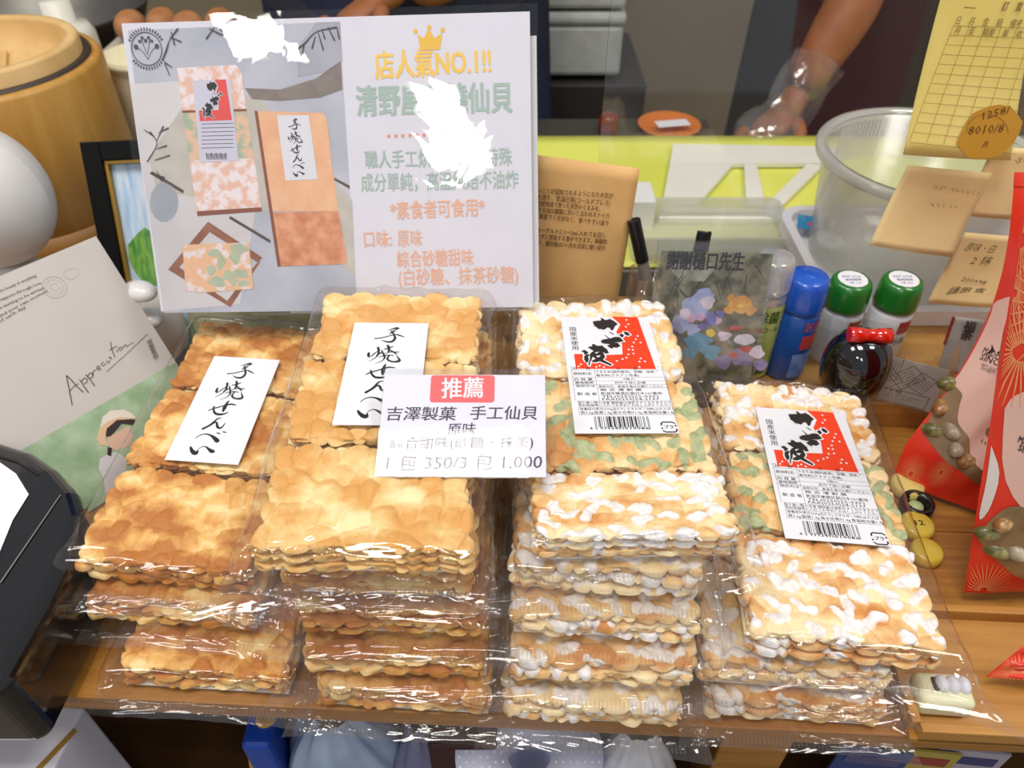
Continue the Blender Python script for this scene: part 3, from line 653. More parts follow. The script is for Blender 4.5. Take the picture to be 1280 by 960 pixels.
for j, (x, y, rx, ry) in enumerate(((268,316,8,6),(276,328,5,9),(264,338,6,6),(272,352,10,7),(284,344,5,7),(298,312,11,7),(294,322,7,7),(300,342,11,6),(304,354,8,4),(292,352,5,5))):
    ph = j*1.7; i.poly(PF.ls([(x+rx*math.cos(a*.4)*(1+.2*math.sin(a*1.2+ph)), y+ry*math.sin(a*.4)*(1+.2*math.cos(a*.8+ph))) for a in range(16)], .0008))
i.obj('green_icing_print', gm('green_icing', (166, 178, 152), c2=(182, 190, 168), scale=80), t, .0008)
put('grey_ball_print', [[(205+18*math.cos(a*.45),253+25*math.sin(a*.45)) for a in range(14)]], (148,154,164), .0005, c2=(164,170,178), scale=30)
put('mini_label_print', [[(241,101),(288,99),(298,201),(250,203)]], (206,204,222), .0008)
put('mini_white_label_print', [[(346,144),(386,144),(397,224),(357,226)]], (222,222,232), .0008)
i = Ink()
def PS(pts, z=.001, fr=PF): i.stroke([(*fr.l(x, y, z), wd) for x, y, wd in pts])
for x in range(258, 283, 2): PS([(x, 192, .0005 if x % 3 else .001), (x+1, 199, .0005)])
for y in (155, 160, 165, 170, 175, 180, 185): PS([(252, y, .0003), (292, y-1, .0003)])
def onto(src, w_, h_, L, z, name, c):
    P = [np.array(p) for p in PF.ls(L, z)]; j = Ink(); j.f = src.f; j.z = src.z
    j.v = [tuple((P[0]*(1-u)+P[1]*u)*(1-v)+(P[3]*(1-u)+P[2]*u)*v) for u, v in ((x/w_+.5, .5-y/h_) for x, y in src.v)]
    return j.obj(name, gm(name, c), t, z)
onto(ink1, .053, .104, [(346,144),(386,144),(397,224),(357,226)], .0010, 'mini_lettering_print', (40, 40, 50))
mq = [(241,101),(288,99),(298,201),(250,203)]
onto(wl_[0], .0675, .127, mq, .0009, 'mini_red_print', (228,84,78)); onto(wl_[1], .0675, .127, mq, .00095, 'mini_outline_print', (214,212,226)); onto(wl_[2], .0675, .127, mq, .0010, 'mini_brush_print', (44,42,46))
# twigs
for p in ([(222,36,.0012),(212,50,.0006),(208,62,.0012),(203,75,.0008)], [(212,46,.0005),(226,52,.001)], [(214,40,.0006),(218,56,.001)], [(206,80,.0008),(212,94,.0005)], [(215,84,.0006),(206,78,.001)], [(268,34,.0006),(258,48,.001)], [(262,36,.0008),(278,44,.001)], [(275,36,.0006),(284,48,.001)],
          [(366,65,.0008),(380,55,.001),(395,40,.0006),(420,34,.001)], [(380,55,.0006),(378,68,.001)], [(398,42,.0006),(404,62,.001)], [(394,46,.0006),(390,60,.001)], [(410,34,.0006),(418,50,.001)], [(402,36,.0005),(406,48,.001)], [(421,34,.0006),(424,48,.001)],
          [(184,202,.0008),(196,180,.0005),(188,165,.001)], [(180,162,.0004),(192,170,.001)], [(196,176,.0004),(204,158,.001)], [(198,166,.0004),(210,160,.001)], [(196,186,.0004),(208,182,.001)], [(194,200,.0006),(212,194,.0008)], [(190,216,.0006),(205,222,.0012)], [(196,214,.0005),(202,226,.001)]): PS(p)
i.obj('twig_and_lettering_print', gm('dark_line', (70, 60, 66)), t, .001)
i = Ink(); c = PF.l(183.5, 61, .0005); i.ring(c[0], c[1], .0112, .0006); i.ring(c[0], c[1], .0135, .0012, 24) if False else None
for a in range(0, 360, 9):
    if 20 < a < 160 or 215 < a < 325: i.stroke([(c[0]+.0128*math.cos(math.radians(a)), c[1]+.0128*math.sin(math.radians(a)), .0010), (c[0]+.0142*math.cos(math.radians(a)), c[1]+.0142*math.sin(math.radians(a)), .0008)], sm=False)
for s_ in (-1, 1):
    i.stroke([(c[0], c[1]-.007, .0004), (c[0]+s_*.004, c[1]-.001, .0004), (c[0]+s_*.0075, c[1]+.001, .0004)]); i.disc(c[0]+s_*.0078, c[1]+.0015, .0017)
    i.stroke([(c[0], c[1]-.004, .0003), (c[0]+s_*.0025, c[1]+.004, .0005), (c[0]+s_*.003, c[1]+.008, .001)]); i.disc(c[0]+s_*.0045, c[1]+.0052, .0011); i.disc(c[0]+s_*.0022, c[1]+.0075, .001)
i.disc(c[0], c[1]+.0055, .0013)
i.obj('round_emblem_print', gm('emblem', (76, 78, 96)), t, .0008)
# poster lettering
def ptext(lines, colr, name, z=.0005):
    i = Ink()
    for body, A, B, h, b in lines: i.text(body, PF.l(*A, z), PF.l(*B, z), h, b, 2)
    return i.obj(name, gm(name, colr), t, z)
o = ptext([('店人氣NO.1!!', (470,98), (614,91), .0185, .03)], (246,202,90), 'gold_lettering')
i = Ink().poly(pq([(522,43),(530,48),(536,35),(543,48),(553,41),(550,62),(526,63)]))
for x, y in ((519.5,39),(536.5,34),(553.5,37.5)): c = PF.l(x, y, .0005); i.disc(c[0], c[1], .0016)
i.obj('crown_print', gm('crown', (238,190,76)), t, .0005)
ptext([('清野屋手燒仙貝', (447,144), (640,139), .0205, .035), ('職人手工烘製，口感特殊', (457,210), (640,206), .0125, .015), ('成分單純，高溫烘焙不油炸', (452,239), (648,235), .0130, .015)], (168,190,180), 'green_lettering')
ptext([('*素食者可食用*', (489,274), (606,269), .0130, .02), ('口味:', (456,309), (490,308), .0125, .015), ('原味', (498,308), (528,307), .0125, .015), ('綜合砂糖甜味', (497,334), (592,331), .0125, .015), ('(白砂糖、抹茶砂糖)', (499,357), (648,353), .0130, .015)], (236,180,152), 'orange_lettering')
i = Ink()
for k in range(14): c = PF.l(486+k*8.8, 170.2-k*.25, .0005); i.disc(c[0], c[1], .0013, 8)
i.obj('dotted_line', gm('dots', (232,150,120)), t, .0005)
# clear stand holding the poster: an upright plate behind it, a ledge and a foot
t2 = thing('sign_stand', 'clear acrylic sign stand propping the poster from behind', 'stand', loc=(-.13, .560, rz+.0005), yaw=2.4)
MB().box((0, .004, .095), (.20, .003, .186)).obj('back_plate', ACRYLIC, t2)
MB().box((0, .003, .0015), (.20, .05, .003)).obj('foot_plate', ACRYLIC, t2)
MB().box((0, -.029, .0905), (.16, .063, .002)).obj('ledge', ACRYLIC, t2)
BF = Fr(PF.o-PF.R[:, 2]*.010, PF.R)
t3 = thing('white_sheet', 'plain white sheet showing past the right edge of the poster', 'paper', BF)
a, b = BF.l(660, 45), BF.l(674, 388)
MB().box(((b[0]-.10), (a[1]+b[1])/2, 0), (.2+.0, a[1]-b[1], .0006)).obj('sheet', mat('white_sheet', (226, 226, 228), .5), t3)

# ------------------------------------------------------------------ price tag
TF = Fr((-.0298, .333, .1608), rotm(-.54, 23.0, -.45)); tw = .1025
a, b, c, d = TF.l(480, 461), TF.l(683, 461), TF.l(684, 598), TF.l(468, 597); tx = (a[0]+b[0]+c[0]+d[0])/4; ty = (a[1]+b[1]+c[1]+d[1])/4; tw = ((b[0]-a[0])+(c[0]-d[0]))/2; th = ((a[1]-d[1])+(b[1]-c[1]))/2
t = thing('price_tag', 'acrylic price tag with red panel lying over the two middle stacks', 'price tag', TF)
MB().box((tx, ty, -.0009), (tw, th, .0009)).obj('back_plate', ACRYLIC, t, .0003)
MB().box((tx, ty-.0018, 0), (tw*.985, th*.93, .0004)).obj('paper_insert', SIGNP, t)
MB().box((tx, ty, .0012), (tw, th, .0011)).obj('front_plate', TAGP, t, .0004)
MB().box((tx, ty-th*.32, -.0072), (tw*.5, .0012, .012)).obj('prop_foot', ACRYLIC, t)
i = Ink(); P4_ = [TF.l(538,469,.0003), TF.l(617,469,.0003), TF.l(618,503,.0003), TF.l(537,503,.0003)]; x0, x1, y0, y1 = P4_[3][0], P4_[2][0], P4_[3][1], P4_[0][1]; r = .002
i.poly([(x+math.cos(math.radians(a))*r, y+math.sin(math.radians(a))*r) for x, y, a0 in ((x1-r, y1-r, 0), (x0+r, y1-r, 90), (x0+r, y0+r, 180), (x1-r, y0+r, 270)) for a in range(a0, a0+91, 18)])
i.obj('red_panel', gm('tag_red', (232, 96, 96)), t, .0003)
Ink().text('推薦', TF.l(552,497,.0004), TF.l(604,496,.0004), .0135, .02).obj('white_lettering', PAPER, t, .0004)
i = Ink()
for body, A, B, h, b in (('吉澤製菓', (482,525),(569,525),.0088,.015), ('手工仙貝', (587,524),(671,524),.0088,.015), ('原味', (559,544),(594,543),.0078,.015), ('綜合甜味(砂糖・抹茶)', (486,561),(666,560),.0078,.012), ('1 包 350/3 包 1,000', (482,588),(677,586),.0098,.008)):
    i.text(body, TF.l(*A, .0003), TF.l(*B, .0003), h, b, 2, .12)
i.obj('lettering', gm('tag_ink', (66, 58, 74)), t, .0003)
# ------------------------------------------------------------------ left side: card, framed drawing, steamer, figures, black machine
cn = np.array([.69945, -.46652, .54142]); ct = np.array([.58058, .81268, -.04980]); ct /= np.linalg.norm(ct); cs = np.cross(cn, ct); cs /= np.linalg.norm(cs)
if cs[2] < 0: cs = -cs
CR = np.stack([ct, cs, np.cross(ct, cs)], -1); CF = Fr(Pz(100, 640, .006), CR)
t = thing('greeting_card', 'large grey card with handwritten greeting and green photo, leaning at left', 'card', CF)
tr_ = CF.l(120, 295); tl_ = CF.l(0, 345)
x1 = tr_[0]; x0 = x1-.16; y1 = tr_[1]; y0 = -.004
MB().box(((x0+x1)/2, (y0+y1)/2, -.0008), (x1-x0, y1-y0, .0012)).obj('card_sheet', mat('card_grey', (204, 196, 190), .6), t)
yb = (CF.l(212, 457)[1]+CF.l(40, 555)[1])/2
Ink().rect(x0, y0, x1, yb).obj('photo_print', gm('meadow', (138, 168, 128), c2=(176, 198, 166), scale=45), t, .0001)
def cput(L, c, z, name): return Ink().poly(CF.ls(L, z)).obj(name, gm(name, c), t, z)
q = lambda L: [(x/4.8, 440+y/4.8) for x, y in L]
cput(q([(600,640),(650,610),(700,600),(760,640),(740,860),(640,880),(620,760),(592,700)]), (214, 208, 214), .0002, 'dress')
cput(q([(650,500),(690,490),(770,440),(800,500),(780,560),(700,590),(670,580),(645,545)]), (222, 180, 160), .0003, 'face')
cput(q([(625,480),(640,440),(690,405),(760,395),(820,410),(800,440),(730,430),(690,480),(665,505),(640,510)]), (52, 40, 40), .0004, 'hair')
cput(q([(645,570),(672,575),(668,625),(645,618)]), (50, 38, 38), .0004, 'braid')
cput(q([(578,520),(600,450),(640,400),(760,385),(820,400),(700,408),(640,460),(630,520),(650,565),(600,560)]), (226, 190, 150), .0005, 'hat_brim')
cput(q([(600,455),(615,390),(660,352),(740,345),(800,372),(815,398),(720,392),(650,415)]), (232, 220, 206), .0006, 'hat_crown')
i = Ink()
def cs_(L, w): i.stroke([(*CF.l(x/4.8, 440+y/4.8, .0002), w) for x, y in L])
for L, w in (([(433,318),(420,250),(404,170),(398,140)], .0007), ([(398,140),(425,165),(460,205),(498,240)], .0007), ([(418,235),(445,205),(470,190)], .0005), ([(478,165),(500,200),(530,243)], .0007), ([(490,182),(500,160),(518,158),(522,178),(505,190)], .0006),
             ([(515,135),(540,165),(568,203)], .0007), ([(527,150),(535,130),(552,128),(555,148),(540,158)], .0006), ([(552,122),(562,138)], .0005), ([(556,128),(565,110),(576,110)], .0005), ([(585,100),(598,92),(590,82),(580,92),(590,108),(606,100)], .0005), ([(622,62),(610,66),(610,80),(626,78),(636,68)], .0005),
             ([(640,50),(648,66),(660,50)], .0005), ([(652,30),(668,40),(662,28)], .0005), ([(690,30),(680,8),(668,-30),(664,-60)], .0006), ([(655,-10),(672,-22),(702,-35)], .0005), ([(706,2),(700,-14)], .0005), ([(712,-20),(722,-30),(732,-20),(722,-8),(712,-18)], .0005), ([(738,-24),(742,-36),(756,-44),(762,-34)], .0005),
             ([(640,118),(760,10),(885,-108)], .0004), ([(760,-30),(790,-55),(800,-50)], .0004)): cs_(L, w)
i.vtext('感謝有你', CF.l(186,425), CF.l(196,449), .0052, .0, res=1)
for k, (a, b) in enumerate((((0,366),(46,346)), ((0,377),(52,355)), ((0,387),(56,361)), ((0,397),(60,365)), ((0,404),(33,385)))):
    i.text(('the beauty of everything', 'happens through love', 'is waiting to be written', 'find your own moment', 'of each day')[k], CF.l(*a), CF.l(*b), .0030, 0, 1)
i.obj('handwriting', gm('grey_ink', (66, 62, 60)), t, .0002)
i = Ink(); c = CF.l(68, 359); i.ring(*c, .0085, .0003); i.ring(*c, .0060, .0002); i.ring(*c, .0030, .0002); c = CF.l(89, 342); i.ring(*c, .0060, .0002, ry=.004)
i.obj('postmark', gm('pale_ink', (172, 166, 162)), t, .0002)

# framed crayon drawing, leaning back behind the poster
o0 = PY(118, 190, .655); FFr = Fr(o0, rotm(6, 64, -3)); fl = FFr.l
W_, H_ = .29, .208; xl = fl(104, 178)[0]; yt = fl(104, 178)[1]
t = thing('framed_drawing', 'black framed crayon drawing of a tree, half behind the poster', 'picture frame', FFr)
def bar(x0, y0, x1, y1, z0, z1, name, m, bev=.001): return MB().box(((x0+x1)/2, (y0+y1)/2, (z0+z1)/2), (x1-x0, y1-y0, z1-z0)).obj(name, m, t, bev)
BLK = mat('frame_black', (9, 8, 8), .5, spec=.15); GLD = mat('gold_lip', (170, 130, 50), .35, metal=.6)
fwid = .0165
for r_ in ((xl, yt-H_, xl+fwid, yt), (xl+W_-fwid, yt-H_, xl+W_, yt), (xl+fwid, yt-fwid, xl+W_-fwid, yt), (xl+fwid, yt-H_, xl+W_-fwid, yt-H_+fwid)): bar(*r_, -.008, .008, 'frame_side', BLK)
g = .0032; X0, X1, Y0, Y1 = xl+fwid, xl+W_-fwid, yt-H_+fwid, yt-fwid
for r_ in ((X0, Y0, X0+g, Y1), (X1-g, Y0, X1, Y1), (X0+g, Y1-g, X1-g, Y1), (X0+g, Y0, X1-g, Y0+g)): bar(*r_, -.006, .004, 'gold_lip', GLD, .0003)
bar(X0+g, Y0+g, X1-g, Y1-g, -.006, -.002, 'drawing', mat('crayon_blue', (150, 186, 220), .7, c2=(206, 218, 230), scale=60, stretch=(3, .35, 1)), 0)
i = Ink(); c = fl(186, 322); rr = random.Random(3)
i.poly([(c[0]+.018*math.cos(a/12*6.28)*(1+.12*rr.uniform(-1, 1)), c[1]+.026*math.sin(a/12*6.28)*(1+.1*rr.uniform(-1, 1))) for a in range(12)]); i.obj('tree_crown', mat('crayon_green', (60, 130, 50), .7, c2=(130, 180, 70), scale=120, stretch=(2, .6, 1)), t, -.0018)
a, b = fl(206, 350), fl(222, 450); i = Ink(); i.poly([(a[0]-.006, a[1]), (a[0]+.006, a[1]), (b[0]+.008, b[1]-.02), (b[0]-.009, b[1]-.02)]); i.obj('tree_trunk', mat('crayon_brown', (110, 78, 60), .7, c2=(82, 56, 44), scale=80), t, -.0016)
i = Ink()
for k in range(9): x = X0+.006+.007*k; i.stroke([(x, Y0+.004, .004), (x+rr.uniform(-.004, .004), Y0+rr.uniform(.02, .035), .001)])
i.obj('grass_strokes', mat('crayon_grass', (58, 128, 84), .7), t, -.0014)
i = Ink(); xo = fl(240, 430)[0]; i.rect(xo, Y0+.003, X1-.004, Y0+.075); i.obj('olive_field', mat('crayon_olive', (150, 146, 96), .7, c2=(172, 168, 120), scale=40), t, -.0015)

# bamboo steamer
LW = wood_mat('bamboo', (190, 136, 58), (214, 164, 84), 2, band=14); LW2 = mat('bamboo_pale', (222, 186, 128), .6, (206, 166, 104), 20)
c = Pz(-28, 72, .195); CX, CY = c[0], c[1]
t = thing('wooden_steamer', 'round pale wooden steamer tub with dark band, top left corner', 'steamer', loc=(CX, CY, 0))
MB().lathe([(.0, .0), (.122, .0), (.122, .185), (.119, .190), (.112, .190), (.112, .16), (.0, .16)], 64).obj('tub', LW, t)
MB().lathe([(.1235, .012), (.1235, .034), (.120, .034)], 64).obj('lower_hoop', mat('dark_bamboo', (140, 96, 36), .5), t)
MB().lathe([(.1118, .190), (.111, .1925), (.1045, .1925), (.104, .188)], 64).obj('dark_band', mat('band_dark', (60, 50, 44), .5), t)  # dark ring between the tub rim and the inner ring
MB().lathe([(.104, .162), (.104, .206), (.102, .209), (.093, .209), (.0915, .205), (.0915, .172), (.0, .172)], 64).obj('inner_ring', LW2, t)
MB().box((.015, 0, .1745), (.012, .17, .004), 25).obj('lid_slat', LW2, t)
t = tag(MB().lathe([(0, 0), (.045, 0), (.050, .004)]+[(.050+.0012*(k % 2), .008+.0055*k) for k in range(25)]+[(.056, .146), (.056, .150), (.050, .151), (.046, .10), (0, .10)], 48).obj('ribbed_tub', mat('cream_plastic', (238, 228, 190), .4)), 'cream ribbed plastic tub between the steamer and poster', 'tub'); cc = PY(152, 84, .93); t.location = (-.462, .998, 0); t.scale = (.95, .95, 1)
BW = mat('brushed_steel', (120, 117, 110), .42, metal=.8)
t = tag(MB().lathe([(0, 0), (.12, .01), (.19, .07), (.215, .12), (.222, .122), (.217, .117), (.19, .068), (.12, .016), (0, .008)], 64).obj('steel_bowl', BW), 'wide brushed steel bowl behind the steamer', 'bowl'); cc = PY(135, 45, 1.06); t.location = (-.80, 1.36, -.0285); t.scale = (.88, .88, 1.1)
t = thing('side_table', 'dark side table behind the bench at far left', 'table', loc=(-.72, 1.36, 0)); MB().box((0, 0, -.045), (.64, .50, .03)).obj('table_top', mat('side_dark', (70, 64, 58), .5), t, .002)
for sx_ in (-1, 1):
    for sy_ in (-1, 1): MB().box((sx_*.30, sy_*.22, -.405), (.03, .03, .69)).obj('leg', MC['side_dark'], t)
t = tag(MB().box((0, 0, .0), (.22, .15, .11)).obj('cardboard_box', mat('card_box', (170, 130, 84), .7), None, .002), 'cardboard box under the tray of buns', 'box'); t.location = (-.505, 1.22, .0265)
t = tag(MB().lathe([(0, 0), (.034, 0), (.036, .004), (.036, .16), (.030, .172), (.018, .176), (.018, .20), (0, .20)], 32).obj('white_bottle', mat('white_plastic', (226, 222, 208), .4)), 'white plastic bottle standing behind the steamer', 'bottle'); cc = PY(68, 30, 1.04); t.location = (cc[0]+.01, 1.04, 0); cc0 = cc
t = thing('lidded_tub', 'low white tub with orange seal at top left', 'tub', loc=(-.77, .985+.02, 0)); MB().lathe([(0, 0), (.085, 0), (.095, .15), (.099, .153), (.099, .163), (.09, .167), (0, .168)], 48).obj('tub_body', mat('white_plastic2', (214, 212, 206), .4), t)
o = MB().lathe([(0, 0), (.014, 0), (.014, .0015), (0, .0018)], 20, sy=.7).obj('orange_seal', mat('orange_seal', (236, 110, 50), .5), t); o.location = (.055, -.035, .1682)
# baked goods on a tray on the bench behind the poster
t = tag(MB().box((0, 0, .006), (.20, .12, .012)).obj('serving_tray', mat('pale_tray', (196, 186, 170), .5), None, .003), 'shallow pale tray holding baked buns behind the poster', 'tray'); cc = Pz(215, 14, .06); t.location = (-.505, 1.22, .082)
for k, (dx, dy) in enumerate(((-.066, .0), (-.022, .012), (.022, -.006), (.066, .01))):
    b = tag(MB().ell((0, 0, .02), (.022, .030, .022)).obj('baked_bun', mat('bun_brown', (176, 112, 60), .6, (204, 146, 92), 30)), 'round brown bun on pale tray behind the poster, '+('leftmost', 'second from left', 'third from left', 'rightmost')[k], 'bun', 'buns on the pale tray'); b.location = (-.505+dx, 1.22+dy, .0945)

CER = mat('glazed_white', (226, 222, 218), .35, coat=.3, sss=.05)
c = Pz(-12, 245, .10)
fp_ = PY(-28, 246, .60)
t = thing('white_figure', 'big smooth white ceramic figure cut off by the left edge', 'figurine', loc=(fp_[0], .60, 0))
MB().ell((0, 0, .052), (.040, .038, .052), 36, 22).obj('body', CER, t); MB().ell((0, 0, fp_[2]), (.060, .052, .064), 36, 22).obj('head', CER, t)
pc = PY(176, 362, .545)
t = thing('lucky_figure', 'small white figure reaching two paws out behind the grey card', 'figurine', loc=(pc[0]-.02, .572, 0))
MB().ell((0, .006, .045), (.030, .022, .045), 28, 18).obj('body', CER, t)
for px_, py_ in ((175, 364), (182, 398)):
    p = PY(px_, py_, .545); MB().ell((p[0]-(pc[0]-.02), p[1]-.572, p[2]), (.016, .011, .0085), 24, 14, R=rotm(-22)).obj('paw', CER, t)

# black machine, bottom left
pts = [Pz(x, y, .075) for x, y in ((0, 548), (38, 560), (70, 582), (94, 610), (103, 640), (92, 690), (60, 756), (22, 822), (0, 862))]
poly = [(p[0], p[1]) for p in pts]; poly = poly+[(-.46, poly[-1][1]+.0), (-.47, poly[0][1]+.01)]
cx_ = -.38; cy_ = .34
poly = [(x-cx_, y-cy_) for x, y in poly]
t = thing('black_machine', 'glossy black plastic machine with white sticker, bottom left', 'machine', loc=(cx_, cy_, 0))
GB_ = mat('gloss_black', (14, 14, 15), .16, coat=.6)
MB().prism(poly, .002, .075).obj('housing', GB_, t, .010, 5)
i = Ink(); L = [Pz(x, y, .0756) for x, y in ((-30, 572), (0, 578), (20, 592), (36, 618), (16, 650), (-2, 694), (-60, 760))]; i.poly([(p[0]-cx_, p[1]-cy_) for p in L]); i.obj('sticker', PAPER, t, .0756)
L = [Pz(x, y, .0758) for x, y in ((0, 727), (75, 618), (76, 619), (1, 729))]; Ink().poly([(p[0]-cx_, p[1]-cy_) for p in L]).obj('reflection_line', mat('reflection_grey', (110, 108, 100), .4), t, .0758)  # thin reflection on the glossy housing, painted as a grey line
L = [Pz(x, y, .0757) for x, y in ((-10, 566), (20, 575), (48, 592), (47, 594), (20, 578), (-10, 569))]; Ink().poly([(p[0]-cx_, p[1]-cy_) for p in L]).obj('groove', mat('groove_black', (4, 4, 4), .6), t, .0757)
cab = [Pz(72, 800, .010), Pz(76, 822, .006), Pz(70, 840, .005), Pz(58, 862, .006)]
p1 = Pz(36, 886, -.004); p2 = Pz(0, 892, -.006)
p1[1] -= .004; cab += [p1, p2, p2+np.array([-.06, .0, -.004])]
tag(MB().tube([tuple(v) for v in [np.array([s_[0], s_[1], s_[2]]) for s_ in [np.array(x) for x in smoothline([tuple(p) for p in cab], 5)]]], .0028).obj('power_cable', mat('cable_black', (16, 16, 17), .4)), 'black cable hanging over the table edge at left', 'cable')

# ------------------------------------------------------------------ right side
PANE_Y = .588
t = tag(MB().box((0, 0, .30), (.78, .003, .54)).obj('clear_screen', film_mat('screen_acrylic', base=.05, bump=0, haze=.01, tint=(.985, .985, .98)), None), 'upright clear acrylic screen between display and bench', 'screen'); t.location = (.46, PANE_Y, 0)
SF = Fr((.4, PANE_Y-.0022, .2), rotm(0, 90))
def sheet(name, label, cat, corners, material, dz=0, lift=0, fr=None):
    """a thin sheet stuck on the screen, its free corner lifting a little"""
    fr = fr or SF; P = [np.array(p) for p in fr.ls(corners)]; c = sum(P)/4; P = [p-c for p in P]
    R = fr.R; f2 = Fr(fr.o+R @ np.array([c[0], c[1], dz]), R); t = thing(name, label, cat, f2)
    def fn(u, v):
        p = (P[0]*(1-u)+P[1]*u)*(1-v)+(P[3]*(1-u)+P[2]*u)*v; return (p[0], p[1], .0008+lift*v*v+.0015*math.sin(u*3.1)*v)
    m = MB().grid(fn, 12, 12, flip=True).obj('sheet', material, t); s = m.modifiers.new('s', 'SOLIDIFY'); s.thickness = .0003
    return t, f2, fn, P
KR = mat('kraft_note', (244, 214, 150), .6, (250, 222, 162), 12)
t, f2, fn, P = sheet('yellow_form', 'yellow order form with grid and brown stamp, top right', 'form', [(1182,-40),(1300,-40),(1252,190),(1120,183)], mat('yellow_form', (236, 212, 112), .6, (242, 222, 132), 8), .004, .010)
i = Ink(); q0 = lambda x, y: f2.l(x, y, .006)
def gl(a, b, w=.0003):
    for k in range(6):
        pa = np.array(a)+(np.array(b)-np.array(a))*k/6; pb = np.array(a)+(np.array(b)-np.array(a))*(k+1)/6; i.line(q0(*pa), q0(*pb), w)
for k in range(13): y = 34+k*11.7; xx = 1193-(y-30)*.47 ; gl((1194-(y-34)*.42, y), (1300-(y-34)*.25, y+3+k*.9))
for k in range(7): gl((1194+k*20, 34+k*.4), (1134+k*21, 173+k*2))
i.text('日 　月 　金 　額 　備考', q0(1196, 32), q0(1278, 36), .0055, 0, 1); i.text('月 　至 　摘要 　單 　收', q0(1194, 44), q0(1278, 49), .0055, 0, 1); i.text('訂 　貨', q0(1254, 15), q0(1278, 16), .006, .03, 1); gl((1208, 11), (1222, 12), .0006)
FORMZ = .0068
def warpz(x, y, z): return (x, y, z+.010*max(0, min(1, (P[0][1]-y)/(P[0][1]-P[3][1])))**2+.0018)
i.obj('grid_print', gm('form_ink', (132, 112, 58)), t, .0006, warpz)
i = Ink(); c = q0(1234, 163); i.poly([(c[0]+.023*math.cos(a/16*6.28)*(1+.08*math.sin(a*2.3)), c[1]+.021*math.sin(a/16*6.28)) for a in range(16)]); i.obj('brown_stamp', gm('stamp', (200, 148, 44)), t, .0009, warpz)
i = Ink(); i.text('1258/', q0(1226, 148), q0(1260, 140), .0075, 0, 1); i.text('8010/8', q0(1206, 166), q0(1250, 163), .0085, 0, 1); i.text('月', q0(1223, 180), q0(1229, 180), .005, 0, 1)
i.stroke([(*q0(1205+26*(1-math.cos(a*.4)), 163-22*math.sin(a*.4)), .0003) for a in range(9)]); i.obj('stamp_lettering', gm('stamp_ink', (110, 74, 24)), t, .0012, warpz)
t, f2, fn, P = sheet('kraft_note', 'plain kraft sticky note on the clear screen, middle one', 'note', [(1133,204),(1238,214),(1184,314),(1082,299)], KR, .003, .006)
i = Ink(); q0 = lambda x, y: f2.l(x, y, .004)
def scr(x0, y0, x1, y1, n, h, seed):
    r = random.Random(seed)
    for k in range(n):
        u = (k+.5)/n; x = x0+(x1-x0)*u; y = y0+(y1-y0)*u
        for j in range(3): i.stroke([(*q0(x+r.uniform(-3, 3), y+r.uniform(-h, h)), .0004), (*q0(x+r.uniform(-3, 3), y+r.uniform(-h, h)), .0004)], sm=False)
scr(1165, 232, 1225, 240, 9, 3.5, 1); scr(1160, 254, 1196, 256, 5, 3, 2); i.obj('handwriting', gm('faint_ink', (176, 140, 84)), t, .0035, warpz and (lambda x, y, z: (x, y, z+.003)))
t, f2, fn, P = sheet('kraft_note', 'kraft sticky note with pencil writing above the red bag', 'note', [(1240,183),(1300,185),(1275,272),(1200,266)], KR, .001, .002)
i = Ink(); q0 = lambda x, y: f2.l(x, y, .002); scr(1268, 200, 1290, 196, 4, 5, 5); i.obj('handwriting', gm('pencil', (110, 90, 50)), t, .003)
t, f2, fn, P = sheet('kraft_note', 'lower kraft sticky note with black handwriting beside red bag', 'note', [(1204,288),(1285,295),(1262,380),(1155,373)], KR, .0025, .004)
i = Ink(); q0 = lambda x, y: f2.l(x, y, .004); i.text('原味・白', q0(1204, 313), q0(1240, 316), .0085, 0, 1, .2); i.text('2 抹', q0(1211, 330), q0(1236, 331), .009, 0, 1, .2); i.text('200×98', q0(1200, 351), q0(1230, 356), .0055, 0, 1, .2); i.text('請用 夾', q0(1182, 368), q0(1226, 370), .0095, 0, 1, .2)
i.obj('handwriting', gm('pen_ink', (84, 68, 40)), t, .0045)

# kraft information sheet behind the third stack
KF = Fr(PY(735, 290, .575), rotm(-3, 84))
t, f2, fn, P = sheet('kraft_leaflet', 'brown kraft leaflet with lines of Japanese print beside the poster', 'leaflet', [(668,193),(800,210),(768,400),(660,400)], mat('kraft_paper', (216, 168, 104), .65, (224, 180, 118), 30), 0, 0, KF)
i = Ink(); q0 = lambda x, y: f2.l(x, y, .0)
for k, (s_, a, b) in enumerate((('いことが認知されるようになり人気が', (672, 240), (766, 247)), ('を誇り、低温圧搾(コールドプレス)', (672, 248), (762, 256)), ('自給地域で育った天然のくるみを、', (672, 256), (750, 263)), ('含み油は健康に良いと言われるナイガ', (672, 264), (761, 272)), ('酸素でくせがなく、食べやすい油で', (674, 272), (760, 281)), ('ヨーグルトに1〜2ml 入れてお召し', (671, 289), (757, 296)), ('せずに摂取する事ができます。体験的', (671, 297), (758, 304)), ('す。開封後は1ヶ月を目安に使い切り', (672, 305), (756, 312)))): i.text(s_, q0(*a), q0(*b), .0048, .012, 1)
i.obj('lettering', gm('kraft_ink', (92, 62, 34)), t, .0022)

